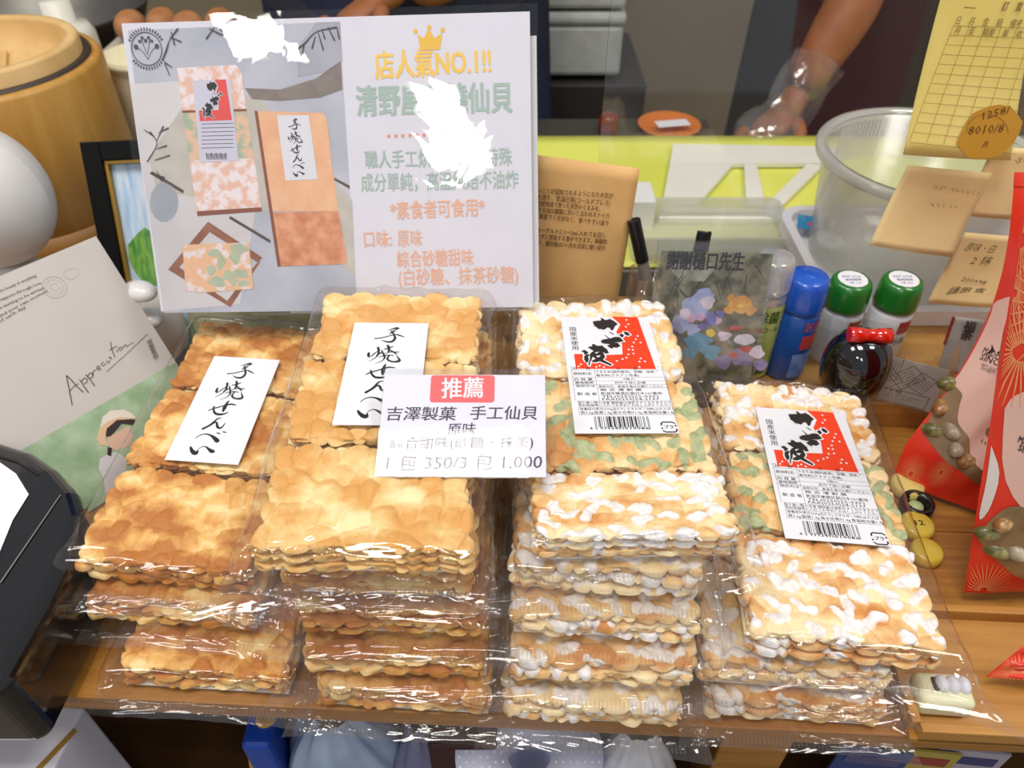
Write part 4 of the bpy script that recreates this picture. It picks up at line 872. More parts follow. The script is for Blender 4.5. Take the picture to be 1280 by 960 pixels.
# pens in a clear cup
t = thing('pen_cup', 'clear plastic pen cup behind the photo card', 'cup', loc=(.118, .566, rz)); MB().lathe([(0, .001), (.013, .001), (.0155, .002), (.0165, .085), (.0155, .085), (.0145, .003), (0, .003)], 24).obj('cup_body', ACRYLIC, t)
PB = mat('pen_black', (22, 20, 22), .3)
for k, (a, b, lab) in enumerate(((PY(792, 275, .572), PY(808, 350, .562), 'black marker pen leaning beside the kraft leaflet'), (PY(880, 290, .575), PY(866, 350, .560), 'black capped pen poking up above the photo card'))):
    d = (b-a)/np.linalg.norm(b-a); L_ = .128 if k == 0 else .12
    t = thing('marker_pen', lab, 'pen', loc=a); MB().tube([(0, 0, 0), tuple(d*.038)], .0058, 14).obj('cap', PB, t); MB().tube([tuple(d*.0385), tuple(d*L_)], .0050, 14).obj('barrel', mat('pen_grey', (126, 118, 108), .4), t)
    MB().box((.0045, -.002, -.012), (.0025, .003, .026)).obj('clip', PB, t)

# photo card in a clear sleeve
HF = Fr(PY(893, 312, .512), rotm(-3, 78)); hl = HF.l
a, b = hl(824, 312), hl(970, 320); w_ = b[0]-a[0]; h_ = .125; cx0 = (a[0]+b[0])/2; yt = (a[1]+b[1])/2
t = thing('photo_card', 'photo card with woodland picture in a clear holder', 'photo card', HF)
MB().box((cx0, yt-h_/2, -.001), (w_*.96, h_, .0006)).obj('print', gm('woodland', (74, 72, 48), c2=(150, 142, 116), scale=60, contrast=(.4, .62)), t)
MB().box((cx0, yt-h_/2+.003, .0012), (w_*1.03, h_+.010, .0014)).obj('holder_front', ACRYLIC, t, .0003); MB().box((cx0, yt-h_/2+.003, -.0032), (w_*1.03, h_+.010, .0014)).obj('holder_back', ACRYLIC, t, .0003)
def hput(L, c, z, name, **k): return Ink().poly(HF.ls(L, z)).obj(name, gm(name, c, **k), t, z)
hput([(832,330),(900,328),(880,352),(850,350)], (176, 172, 158), -.0006, 'sky_gap', c2=(120,116,96), scale=80)
rr = random.Random(12)
def blob(fr, cx, cy, rx, ry, z, seed):
    r = random.Random(seed); ph = [r.uniform(0, 6.28) for _ in range(3)]
    return fr.ls([(cx+rx*math.cos(a*.2513)*(1+.16*math.sin(a*.2513*3+ph[0])+.08*math.sin(a*.2513*5+ph[1])), cy+ry*math.sin(a*.2513)*(1+.14*math.sin(a*.2513*3+ph[2]))) for a in range(25)], z)
for nm, colr, L in (('lilac_blossom', (150,160,206), [(868,384,17,15),(850,404,11,12),(880,368,12,8),(866,412,9,8)]), ('pale_blossom', (204,190,206), [(884,378,9,8),(856,392,7,7),(930,424,13,7),(946,440,9,8),(905,420,8,6)]), ('pink_blossom', (196,150,186), [(864,398,6,5),(876,396,5,5),(896,400,6,5)]), ('orange_blossom', (212,150,66), [(925,380,15,11),(914,372,5,5),(938,388,7,6),(911,388,6,5)]),
                    ('violet_blossom', (98,88,170), [(888,398,7,9),(878,408,6,4),(900,392,5,5)]), ('blue_leaves', (84,140,172), [(872,428,17,11),(888,440,12,9),(862,440,9,8)]), ('mauve_shade', (126,110,150), [(928,446,17,12),(904,452,11,9),(950,456,9,7)]), ('red_berry', (176,70,62), [(920,410,9,3),(932,436,8,4),(916,444,6,4)]), ('yellow_centre', (226,196,90), [(888,416,6,5),(925,382,4,3)])):
    i = Ink()
    for j, (x, y, rx, ry) in enumerate(L): i.poly(blob(HF, x, y, rx, ry, -.0005, j+len(nm)))
    i.obj(nm, gm(nm, colr, c2=tuple(min(255, c+26) for c in colr), scale=120), t, {'p': -.00044, 'o': -.0005, 'l': -.00054, 'v': -.0004, 'b': -.00052, 'm': -.0005, 'r': -.00036, 'y': -.00032}[nm[0]])
i = Ink()
for _ in range(16):
    x = rr.uniform(840, 955); y = rr.uniform(330, 365); dx = rr.uniform(-22, 22); i.stroke([(*hl(x, y), .0008), (*hl(x+dx*.5, y+10), .0006), (*hl(x+dx, y+24), .0003)])
i.obj('branch_print', gm('branch', (46, 38, 30)), t, -.00056)
i = Ink(); i.text('謝謝樋口先生', hl(833, 336), hl(929, 338), .0145, .04, 2); i.obj('lettering', gm('card_black', (16, 16, 18)), t, -.0004)

# sprays and bottles on the riser
def can(name, lab, px, py, Y, r, cap_h, capc, bodyc, group=None, clear=False, btop=None, logo=None, disc=False):
    p = PY(px, py, Y); t = thing(name, lab, 'bottle', loc=(p[0], Y, rz), group=group); H = p[2]-rz
    bm_ = film_mat('bottle_clear', base=.08, bump=.05, haze=.35) if clear else mat(name+'_body_%d' % bodyc[0], bodyc, .3, coat=.3)
    MB().lathe([(0, 0), (r*.92, 0), (r, .003), (r, H-cap_h-.006), (r*.9, H-cap_h), (0, H-cap_h)], 36).obj('body', bm_, t)
    MB().lathe([(r*.80, H-cap_h-.001), (r*1.0, H-cap_h), (r*1.02, H-cap_h+.004), (r*.97, H-.006), (r*.90, H-.0015), (r*.80, H), (0, H)], 36).obj('cap', film_mat('cap_clear', base=.1, bump=.05, haze=.45) if clear else mat('cap_%d_%d' % capc[:2], capc, .25, coat=.4), t)
    return t, H, r
def wraplabel(t, r, z0, z1, a0, a1, material, name, k=.0004):
    MB().grid(lambda u, v: ((r+k)*math.cos(a0+(a1-a0)*u), (r+k)*math.sin(a0+(a1-a0)*u), z0+(z1-z0)*v), 18, 3).obj(name, material, t)
F0 = -math.pi/2
def wraptext(t, r, z, body, h, wdt, c, name, a=0.0, k=.0008, **kw):
    i = Ink(); i.text(body, (-wdt/2, 0), (wdt/2, 0), h, .02, 1); i.obj(name, gm(name+str(c[0]), c), t, 0, lambda x, y, q: ((r+k)*math.cos(F0+a+x/r), (r+k)*math.sin(F0+a+x/r), z+y))
t, H, r = can('sanitiser_bottle', 'clear spray bottle with green label beside the blue can', 972, 320, .535, .0165, .030, (230, 230, 230), (200, 200, 200), clear=True)
wraplabel(t, r, .004, H-.040, F0-1.2, F0+1.2, gm('lime_label', (166, 184, 96), c2=(186, 200, 120), scale=60), 'label'); wraptext(t, r, H-.056, '除菌', .012, .018, (70, 96, 30), 'label_text'); wraptext(t, r, H-.066, 'アルコール', .006, .022, (70, 96, 30), 'label_text'); wraptext(t, r, .008, '噴霧', .011, .018, (70, 96, 30), 'label_text')
t, H, r = can('spray_can', 'blue spray can with dark blue cap', 1012, 344, .535, .0185, .030, (24, 86, 190), (22, 84, 170))
wraplabel(t, r, H-.065, H-.050, F0+.1, F0+1.2, gm('can_red', (196, 60, 60)), 'red_badge'); wraptext(t, r, H-.045, '防蚊', .010, .016, (200, 90, 100), 'label_text', .5); wraplabel(t, r, .006, H-.070, F0-.1, F0+1.3, gm('can_pale', (120, 150, 200), c2=(70, 110, 180), scale=90), 'label')
for px_, lab in ((1066, 'green capped white can nearer the blue spray can'), (1130, 'green capped white can farther right, next to the kraft note')):
    t, H, r = can('spray_can', lab, px_, 349, .556, .0185, .026, (28, 112, 36), (226, 230, 232), 'green capped cans')
    i = Ink(); i.disc(0, 0, .0125, 28); o = i.obj('cap_sticker', PAPER, t, H+.0004)
    i = Ink(); i.text('EXP 2024', (-.008, .002), (.008, .002), .0034, 0, 1); i.text('使用期限', (-.007, -.003), (.007, -.003), .0034, 0, 1); i.text('05.12', (-.005, -.0075), (.005, -.0075), .0034, 0, 1); i.obj('sticker_text', gm('blue_ink', (74, 96, 150)), t, H+.0006)
    wraplabel(t, r, H-.046, H-.033, F0+.05, F0+.75, gm('leaf_red', (176, 46, 40)), 'red_mark'); wraptext(t, r, H-.058, '外用', .008, .013, (80, 90, 100), 'label_text', .3)

# glossy black egg shaped bottle with red bow cap
ep = PY(1064, 470, .487)
t = thing('black_ornament', 'glossy black egg shaped ornament with a red cap', 'ornament', loc=(ep[0], .487, rz))
prof = [(0, 0), (.010, 0), (.016, .006), (.0222, .020), (.0262, .034), (.0272, .046), (.0258, .058), (.0215, .068), (.0145, .075), (.007, .0775), (0, .078)]
pr = smoothline([(a, b, 0) for a, b in prof], 4); MB().lathe([(max(0, p[0]), p[1]) for p in pr], 48).obj('body', mat('lacquer_black', (8, 8, 8), .06, coat=1), t)
MB().tube([(-.017, -.004, .081), (-.0165, -.004, .081), (-.006, -.004, .0805), (-.0045, -.004, .0805), (.005, -.004, .0800), (.006, -.004, .0800), (.0165, -.004, .0795), (.017, -.004, .0795)], [.0055, .0062, .0060, .0052, .0052, .0060, .0064, .0056], 20).obj('red_cap', mat('lacquer_red', (206, 30, 14), .15, coat=.8), t)

# clear box with a printed insert beside it
bx = Pz(1166, 524, rz); a = Pz(1166, 521, rz); BFm = Fr((a[0], a[1], rz), rotm(-24, 88))
t = thing('clear_box', 'open clear box with printed paper strips, on the riser', 'box', BFm)
bw, bh = .150, .060
for nm, c, d in (('front_wall', (-bw/2, bh/2, -.001), (bw, bh, .0012)), ('back_wall', (-bw/2, bh/2, -.030), (bw, bh, .0012)), ('side_wall', (0, bh/2, -.0155), (.0012, bh, .028)), ('side_wall', (-bw, bh/2, -.0155), (.0012, bh, .028)), ('base', (-bw/2, .0008, -.0155), (bw, .0012, .028))): MB().box(c, d).obj(nm, ACRYLIC, t)
t2 = thing('paper_insert', 'printed paper insert with drawn fortune slips in clear box', 'paper', Fr(BFm.o+BFm.R @ np.array([0, 0, -.004]), BFm.R))
MB().box((-.040, .024, 0), (.074, .046, .0005)).obj('sheet', mat('insert_paper', (206, 200, 190), .6), t2)
i = Ink(); k_ = Ink(); r = random.Random(4)
def slip(cx, cy, w, h, an):
    ca, sa = math.cos(an), math.sin(an); P = [(cx+x*ca-y*sa, cy+x*sa+y*ca) for x, y in ((-w/2, -h/2), (w/2, -h/2), (w/2, h/2), (-w/2, h/2))]
    for j in range(4): i.line(P[j], P[(j+1) % 4], .0005)
    for j in range(5):
        x = -w/2+w*(j+1)/6; i.line((cx+x*ca-(-h*.35)*sa, cy+x*sa+(-h*.35)*ca), (cx+x*ca-(h*.3)*sa, cy+x*sa+(h*.3)*ca), .0004)
for a_ in ((-.058, .034, .016, .022, .3), (-.045, .036, .014, .024, 0), (-.030, .030, .016, .022, -.7), (-.018, .028, .014, .018, -.4), (-.044, .024, .018, .016, .8), (-.058, .022, .012, .012, -.3)): slip(*a_)
i.line((-.070, .002), (-.008, .002), .0005); i.line((-.070, .0155), (-.008, .0155), .0005); i.line((-.070, .002), (-.070, .0155), .0005); i.line((-.008, .002), (-.008, .0155), .0005)
i.text('【注意事項】', (-.050, .0125), (-.030, .0125), .0028, 0, 1)
for j, s_ in enumerate(('開封後はお早めにお召し上がりください。', '直射日光を避けて保存してください。', '個別の包装には表示がありません。')): i.text(s_, (-.067, .0095-.003*j), (-.012-.006*j, .0095-.003*j), .0022, 0, 1)
i.obj('print', gm('insert_ink', (84, 80, 84)), t2, .0004)

# white tray, bucket, sticker
t = thing('white_tray', 'white plastic tray under the clear bucket', 'tray', loc=(.475, .70, 0))
WP = mat('white_tray', (232, 228, 232), .35)
def rrect(w, h, r, n=6): return [(sx*(w/2-r)+r*math.cos(math.radians(a0+90*k/n)), sy*(h/2-r)+r*math.sin(math.radians(a0+90*k/n))) for sx, sy, a0 in ((1, 1, 0), (-1, 1, 90), (-1, -1, 180), (1, -1, 270)) for k in range(n+1)]
def ringwall(outer, inner, z0, z1, zi):
    b = MB(); n = len(outer); b.add([(x, y, z0) for x, y in outer]+[(x, y, z1) for x, y in outer]+[(x, y, z1) for x, y in inner]+[(x, y, zi) for x, y in inner], [(k*n+j, k*n+(j+1) % n, (k+1)*n+(j+1) % n, (k+1)*n+j) for k in range(3) for j in range(n)]); b.add([(x, y, zi) for x, y in inner], [tuple(range(n))]); b.add([(x, y, z0) for x, y in outer], [tuple(range(n))[::-1]]); return b
ringwall(rrect(.34, .205, .03), rrect(.32, .185, .024), .0295, .046, .034).obj('tray_body', WP, t)
o = ringwall([(x, y+.024) for x, y in rrect(.30, .13, .02)], [(x, y+.024) for x, y in rrect(.28, .11, .02)], .0045, .0290, .02).obj('tray_foot', WP, t)
c = PY(1168, 192, .705)
BK = film_mat('frosted_plastic', base=.07, bump=.05, haze=.30, hazecol=(.92, .92, .84), rough=.2)
t = thing('clear_bucket', 'translucent round plastic bucket behind the yellow form', 'bucket', loc=(c[0], .708, .0355))
Hb = c[2]-.0355
MB().lathe([(0, 0), (.084, 0), (.088, .004), (.100, Hb-.006), (.1005, Hb-.004), (.098, Hb-.004), (.086, .005), (.0, .002)], 64).obj('wall', BK, t)
MB().lathe([(.100, Hb-.010), (.108, Hb-.008), (.109, Hb-.002), (.107, Hb+.001), (.100, Hb+.0015), (.098, Hb-.002)], 64).obj('rim', film_mat('rim_plastic', base=.12, bump=0, haze=.55, hazecol=(.93, .95, .94), rough=.1), t)
for k in range(26): 
    a = math.radians(58+k*2.6+(4 if k > 12 else 0)); MB().box((.0985*math.cos(a), .0985*math.sin(a), Hb*.74), (.0012, .0012, Hb*.34), 0).obj('rib', WP, t) if k < 26 else None
t = tag(MB().box((0, 0, 0), (.034, .03, .0006)).obj('blue_packet', gm('cyan', (40, 140, 190))), 'blue packet with red dot lying on the white tray corner', 'packet'); cc = Pz(1012, 279, .0475); t.location = (cc[0]+.004, cc[1], .0475); t.rotation_euler = (0, 0, -.3)
Ink().disc(.001, -.004, .007, 16, .006).obj('red_dot', gm('dot_red', (216, 70, 80)), t, .0006)
# white lattice lid on the yellow sheet, with triangular openings
LT = mat('ivory_plastic', (240, 238, 226), .35)
zL = .014; g3 = lambda x, y: tuple(Pz(x, y, zL)[:2])
bm = MB()
def plate(L): bm.prism([g3(*p) for p in L], zL-.006, zL)
plate([(842,177),(1052,181),(1050,201),(838,202)]); plate([(838,202),(917,202),(872,253),(828,256)]); plate([(931,202),(946,202),(958,254),(934,254)]); plate([(1010,202),(1030,203),(976,256),(955,256)]); plate([(1034,214),(1050,203),(1044,262),(1032,262)]); plate([(828,255),(1044,261),(1044,272),(824,270)])
t = tag(bm.obj('lattice_lid', LT), 'ivory plastic lid with triangular openings on yellow sheet', 'lid')
t.location = (0, 0, -.003)
t = tag(ringwall(rrect(.185, .095, .012), rrect(.178, .088, .01), 0, .030, .003).obj('frosted_tray', film_mat('frosted2', base=.07, bump=.05, haze=.5, hazecol=(.95, .95, .88), rough=.2)), 'frosted plastic tray lying behind the photo card', 'tray'); cc = Pz(893, 300, .02); t.location = (cc[0]-.004, .795, .005)
t = tag(MB().box((0, 0, .02), (.040, .05, .04)).obj('white_carton', mat('carton', (236, 236, 232), .5), None, .002), 'small white carton behind the kraft leaflet', 'carton'); cc = Pz(805, 252, .04); t.location = (cc[0]-.006, cc[1]+.02, .003)
# things along the far edge of the bench
t = thing('orange_dish', 'orange dish with white slip at far edge of the bench', 'dish', loc=(Pz(818, 158, -.055)[0], 1.135, -.0118)); MB().lathe([(0, 0), (.035, 0), (.048, .012), (.046, .012), (.034, .003), (0, .003)], 32).obj('dish', mat('orange', (206, 116, 44), .4), t); MB().box((.004, -.004, .014), (.05, .022, .0006), 10).obj('paper_slip', PAPER, t)
t = tag(MB().lathe([(0, 0), (.014, 0), (.015, .003), (.015, .022), (.010, .028), (0, .028)], 20).obj('brown_jar', mat('jar_brown', (116, 40, 26), .3)), 'small dark red jar at far edge of the bench', 'jar'); cc = Pz(749, 158, -.055); t.location = (cc[0], 1.132, -.0118)
# stacked foam boxes behind the bench
fy = 1.45; c = PY(700, 100, fy)
t = tag(MB().box((0, 0, -.34), (.28, .30, .66)).obj('storage_cart', mat('cart', (58, 52, 48), .5), None, .005), 'dark cart behind the bench carrying foam boxes', 'cart'); t.location = (c[0]+.03, fy+.19, c[2]-.012-.001)
FO = mat('foam', (198, 200, 192), .7, (184, 186, 178), 40)
bz = c[2]-.012
for lab, z_, hh in (('lower grey-white foam box behind the bench', 0, .115), ('upper grey-white foam box stacked behind the bench', .1205, .12)):
    t = thing('foam_box', lab, 'box', loc=(c[0]+.005, fy+.18, bz+z_), group=None); MB().box((0, 0, hh*.40), (.225, .26, hh*.80)).obj('box_body', FO, t, .008); MB().box((0, 0, hh*.90), (.233, .268, hh*.19)).obj('lid', FO, t, .008)

# ------------------------------------------------------------------ people behind the bench
def skin_obj(name, nodes_, edges, material, parent, sub=2, root=0):
    m = bpy.data.meshes.new(name); m.from_pydata([n[:3] for n in nodes_], edges, []); o = bpy.data.objects.new(name, m); COL.objects.link(o)
    md = o.modifiers.new('skin', 'SKIN'); md.use_smooth_shade = True
    for k, n in enumerate(nodes_): m.skin_vertices[0].data[k].radius = (n[3], n[4] if len(n) > 4 else n[3])
    m.skin_vertices[0].data[root].use_root = True
    s = o.modifiers.new('sub', 'SUBSURF'); s.levels = s.render_levels = sub
    me = bpy.data.meshes.new_from_object(o.evaluated_get(bpy.context.evaluated_depsgraph_get())); bpy.data.objects.remove(o)
    me.name = name; me.polygons.foreach_set('use_smooth', [True]*len(me.polygons)); me.materials.clear(); me.materials.append(material); return mobj(name, me, None, parent)
SK = mat('skin', (142, 86, 46), .5, (158, 98, 56), 30, sss=.1); HAIR = mat('hair', (22, 18, 16), .5)
def person(label, X, Y, hand, elbow, shirt, apron, side=-1, hand2=None):
    fz = -.75; t = thing('person', label, 'person', loc=(X, Y, fz))
    rel = lambda p: (p[0]-X, p[1]-Y, p[2]-fz)
    hd, el = np.array(rel(hand)), np.array(rel(elbow)); sh = np.array((side*.17, 0, 1.40))
    other = np.array((-side*.25, -.10, 1.12)); oh = np.array(rel(hand2)) if hand2 is not None else np.array((-side*.22, -.22, .98))
    d = (hd-el)/np.linalg.norm(hd-el)
    nd = [(0, 0, .95, .15, .11), (0, 0, 1.15, .14, .10), (0, 0, 1.34, .16, .105), (0, -.01, 1.46, .055), (0, -.03, 1.54, .052), (0, -.045, 1.62, .085, .095), (0, -.04, 1.70, .075, .085),
          (*sh, .055), (*el, .043), (*(el+(hd-el)*.3), .042), (*(hd-d*.03), .027),
          (-sh[0], 0, 1.40, .055), (*other, .043), (*oh, .027),
          (.09, 0, .86, .095), (.10, -.01, .48, .062), (.10, .01, .10, .045), (.10, -.12, .035, .035), (-.09, 0, .86, .095), (-.10, -.01, .48, .062), (-.10, .01, .10, .045), (-.10, -.12, .035, .035)]
    ed = [(0,1),(1,2),(2,3),(3,4),(4,5),(5,6),(2,7),(7,8),(8,9),(9,10),(2,11),(11,12),(12,13),(0,14),(14,15),(15,16),(16,17),(0,18),(18,19),(19,20),(20,21)]
    skin_obj('body', nd, ed, SK, t)
    # face: eyes, nose, mouth, ears
    b = MB(); b.ell((0, -.145, 1.605), (.012, .018, .020), 12, 8); b.ell((.085, -.045, 1.61), (.010, .018, .028), 12, 8); b.ell((-.085, -.045, 1.61), (.010, .018, .028), 12, 8); b.obj('nose_and_ears', SK, t)
    b = MB(); b.ell((.033, -.128, 1.632), (.013, .008, .007), 12, 8); b.ell((-.033, -.128, 1.632), (.013, .008, .007), 12, 8); b.obj('eyes', mat('eye', (30, 22, 20), .2), t)
    MB().ell((0, -.136, 1.572), (.024, .006, .006), 12, 8).obj('mouth', mat('lip', (150, 80, 70), .4), t)
    MB().ell((0, -.015, 1.672), (.098, .112, .085), 24, 14).obj('hair', HAIR, t)
    # palm and fingers
    hn = lambda b: b
    up_ = np.array([0, 0, 1.]); sd = np.cross(d, up_); sd /= np.linalg.norm(sd)
    fd = np.array([-.55, -.6, -.25]); fd /= np.linalg.norm(fd)
    sd = np.cross(fd, up_); sd /= np.linalg.norm(sd)
    nodes_ = [(*(hd-d*.035), .026, .022), (*hd, .024, .018), (*(hd+fd*.045), .030, .015), (*(hd+fd*.075), .034, .013)]
    skin_obj('palm', nodes_, [(0,1),(1,2),(2,3)], SK, t)
    for k, (off, ln) in enumerate(((-.027, .062), (-.009, .072), (.010, .068), (.028, .052))):
        a = hd+fd*.070+sd*off; m1 = a+fd*ln*.5+up_*.006; m2 = a+fd*ln*.85-up_*.008; m3 = a+fd*ln-up_*.018
        skin_obj('finger', [(*a, .0095), (*m1, .009), (*m2, .0082), (*m3, .007)], [(0,1),(1,2),(2,3)], SK, t)
    a = hd+fd*.02-sd*.022; skin_obj('thumb', [(*a, .012), (*(a+fd*.025-sd*.024), .011), (*(a+fd*.052-sd*.032-up_*.010), .008)], [(0,1),(1,2)], SK, t)
    # clothes
    SH = mat('shirt_%d' % shirt[2], shirt, .8); AP = mat('apron_%d' % apron[0], apron, .8, tuple(int(v*1.35) for v in apron), 9)
    nd2 = [(0, 0, .93, .165, .125), (0, 0, 1.15, .155, .115), (0, 0, 1.34, .175, .12), (0, -.005, 1.44, .07)]+[(*sh, .072), (*(sh+(el-sh)*.75), .062), (-sh[0], 0, 1.40, .072), (*(np.array((-sh[0], 0, 1.40))+(other-np.array((-sh[0], 0, 1.40)))*.75), .062)]
    skin_obj('shirt', nd2, [(0,1),(1,2),(2,3),(2,4),(4,5),(2,6),(6,7)], SH, t)
    nd3 = [(0, 0, .93, .16, .12), (.095, 0, .84, .108), (.105, -.01, .48, .082), (.105, .01, .07, .075), (-.095, 0, .84, .108), (-.105, -.01, .48, .082), (-.105, .01, .07, .075)]
    skin_obj('trousers', nd3, [(0,1),(1,2),(2,3),(0,4),(4,5),(5,6)], mat('trousers', (24, 26, 38), .85), t)
    def apr(u, v):
        a = (u-.5)*2.5; rx, ry = .215+.03*(1-v), .165+.03*(1-v); ww = .035*math.sin(u*14)*(1-v)*.4
        return ((rx+ww)*math.sin(a), -(ry+ww)*math.cos(a), .42+.80*v)
    o = MB().grid(apr, 40, 16).obj('apron', AP, t); s = o.modifiers.new('s', 'SOLIDIFY'); s.thickness = .003
    return t, hd, d, fd
hw = PY(985, 138, 1.165); elb = PY(1078, -12, 1.22)
t, hd, d, fd = person('person in dark apron reaching a gloved hand down to the bench', .62, 1.44, (hw[0], hw[1], hw[2]+.004), elb, (26, 42, 150), (22, 22, 26))
# thin plastic glove: a loose cuff and a puffed mitten round the hand
def cuff(u, v):
    a = 2*math.pi*u; p0 = hd-d*(.075-.09*v); ax = np.cross(d, [0, 0, 1.]); ax /= np.linalg.norm(ax); bx_ = np.cross(d, ax)
    r = .047-.012*v+.006*math.sin(a*5+v*9)+.012*(1-v)*math.sin(a*2); return p0+ax*math.cos(a)*r+bx_*math.sin(a)*r
MB().grid(cuff, 40, 12).obj('glove_cuff', film_mat('glove_film', base=.10, bscale=60, bump=.8, haze=.12), t)
MB().ell(tuple(hd+fd*.055), (.062, .046, .034), 30, 18, R=rotm(40)).obj('glove', MC['glove_film'], t)
hw2 = PY(478, 6, 1.12); el2 = PY(565, -40, 1.14)
person('person in navy behind the poster, only dark clothing showing', -.165, 1.32, (hw2[0], hw2[1], hw2[2]+.01), el2, (24, 40, 140), (24, 30, 52), side=1)

# ------------------------------------------------------------------ red snack bags
REDB = mat('bag_red', (212, 44, 26), .35, (226, 62, 34), 12, coat=.35, bump=.5, bscale=14)
def pouch(label, cor, depth, seed, group, prints, waist=0):
    """a stand-up bag; cor = world corners TL TR BR BL of its front"""
    C4 = [np.array(c, float) for c in cor]; o = (C4[2]+C4[3])/2; C4 = [c-o for c in C4]
    t = thing('snack_bag', label, 'snack bag', loc=tuple(o), group=group)
    nrm = np.cross(C4[1]-C4[0], C4[3]-C4[0]); nrm /= np.linalg.norm(nrm)
    if nrm[1] > 0: nrm = -nrm
    def sf(u, v, sgn=1, lift=0):         # u across, v 0 top 1 bottom
        p = (C4[0]*(1-u)+C4[1]*u)*(1-v)+(C4[3]*(1-u)+C4[2]*u)*v+(C4[1]-C4[0])*waist*math.sin(math.pi*min(1, v*1.15))*(1-u)
        b = (1-(2*u-1)**4)*min(1, (v*3.2))*min(1, (1-v)*6+.25); wv = .003*math.sin(u*11+v*6+seed)*math.sin(v*13-u*4)+.0015*math.sin(u*27+v*19)
        return p+nrm*(sgn*(depth*b+wv*b)+lift)
    class SFn:
        org = o
        def __call__(s_, u, v, sgn=1, lift=0): return sf0(u, v, sgn, lift)
    sf0 = sf; sf = SFn()
    m = MB(); m.grid(lambda u, v: sf(u, v, 1), 40, 50, flip=True); m.grid(lambda u, v: sf(u, v, -1), 40, 50); m.obj('bag_body', REDB, t)
    MB().grid(lambda u, v: sf(u, v*.035+.004, 1, .0008), 40, 2, flip=True).obj('top_seal', REDB, t)
    for nm, material, poly, lift in prints:
        poly = curve_poly([inv(sf, *p) for p in poly], 3)
        # a print on the curved front: fan of small triangles in (u, v)
        c = (sum(p[0] for p in poly)/len(poly), sum(p[1] for p in poly)/len(poly)); b = MB(); n = len(poly); K = 10
        V = [sf(*c, 1, lift)]; Fs = []
        for k in range(1, K+1):
            for p in poly: V.append(sf(c[0]+(p[0]-c[0])*k/K, c[1]+(p[1]-c[1])*k/K, 1, lift))
        for j in range(n): Fs.append((0, 1+j, 1+(j+1) % n))
        for k in range(1, K):
            for j in range(n): a0 = 1+(k-1)*n+j; a1 = 1+(k-1)*n+(j+1) % n; Fs.append((a0, a0+n, a1+n, a1))
        b.add(V, Fs, True); b.obj(nm, material, t)
    return t, sf
def curve_poly(pts, n=4): return [(p[0], p[1]) for p in smoothline([(a, b, 0) for a, b in pts+[pts[0]]], n)][:-1]
PINK = mat('pale_pink', (226, 184, 168), .5, coat=.2); WIN = mat('bag_window', (120, 96, 62), .3, (150, 124, 88), 40, coat=.5)
SUN = mat('sunburst', (238, 150, 96), .4)
def curve_poly(pts, n=4): return [(p[0], p[1]) for p in smoothline([(a, b, 0) for a, b in pts+[pts[0]]], n)][:-1]
def inv(sf, px, py):
    """(u, v) on a bag's front under a point of the picture"""
    u, v = .3, .5
    def pj(u, v):
        p = sf(u, v, 1, 0)+sf.org; d = p-CC; w_ = d @ FW; return np.array([640+F*d[0]/w_, 480-F*(d @ UP)/w_])
    for _ in range(12):
        e = pj(u, v)-np.array([px, py]); J = np.stack([(pj(u+1e-3, v)-pj(u, v))/1e-3, (pj(u, v+1e-3)-pj(u, v))/1e-3], -1); d = np.linalg.solve(J, -e); u += float(np.clip(d[0], -.2, .2)); v += float(np.clip(d[1], -.2, .2)); u = min(.995, max(.005, u)); v = min(.99, max(.01, v))
    return (u, v)
def sunburst(t, sf, u, v, r, asp=1.0, n=36):
    b = MB()
    for k in range(n):
        a = 2*math.pi*k/n; ca, sa = math.cos(a), math.sin(a); V = []
        for rr_, w_ in ((.15, .012), (.6, .016), (1, .006)):
            for s_ in (-1, 1):
                uu = u+(ca*rr_*r-sa*s_*w_*r)*asp; vv = v+(sa*rr_*r+ca*s_*w_*r); V.append(sf(min(.995, max(.005, uu)), min(.99, max(.01, vv)), 1, .0007))
        b.add(V, [(0, 1, 3, 2), (2, 3, 5, 4)])
    b.obj('sunburst_print', SUN, t)
def bagtext(t, sf, lines, name='lettering'):
    i = Ink()
    for body, A, B, h, bd in lines: i.text(body, A, B, h, bd, 1)
    m = bpy.data.meshes.new(name); m.from_pydata([tuple(sf(x, 1-y, 1, .0012+dz)) for (x, y), dz in zip(i.v, i.z)], [], i.f); mobj(name, m, gm('bag_ink', (50, 22, 20)), t)
GR = 'red snack bags leaning at the right edge'
# near bag
A_ = [PY(1285, 225, .375), PY(1285, 225, .375)+np.array([.125, .03, 0]), Pz(1210, 742, .012)+np.array([.155, .02, 0]), Pz(1205, 740, .012)]
SIL = mat('white_foil', (222, 214, 208), .4, coat=.2)
t, sf = pouch('red snack bag nearest the camera at the right edge', A_, .022, 1, GR,
    [('pale_panel', PINK, [(1255,510),(1268,494),(1300,486),(1345,500),(1340,600),(1290,640),(1256,600)], .0006),
     ('white_panel', SIL, [(1238,556),(1248,590),(1238,630),(1226,648),(1222,640),(1232,600)], .0008),
     ('window', WIN, [(1220,672),(1236,650),(1262,632),(1300,640),(1345,650),(1330,720),(1280,724),(1246,700)], .0009)])
for x, y, r in ((1275,440,.13), (1268,300,.10), (1228,738,.10), (1262,365,.07), (1320,380,.16)): sunburst(t, sf, *inv(sf, x, y), r)
WSF = (t, sf)
bagtext(t, sf, [('MADE', (inv(sf, 1270, 552)[0], 1-inv(sf, 1270, 552)[1]), (inv(sf, 1290, 560)[0], 1-inv(sf, 1290, 560)[1]), .022, .02), ('SINCE 1912', (inv(sf, 1270, 562)[0], 1-inv(sf, 1270, 562)[1]), (inv(sf, 1310, 578)[0], 1-inv(sf, 1310, 578)[1]), .022, .02)])
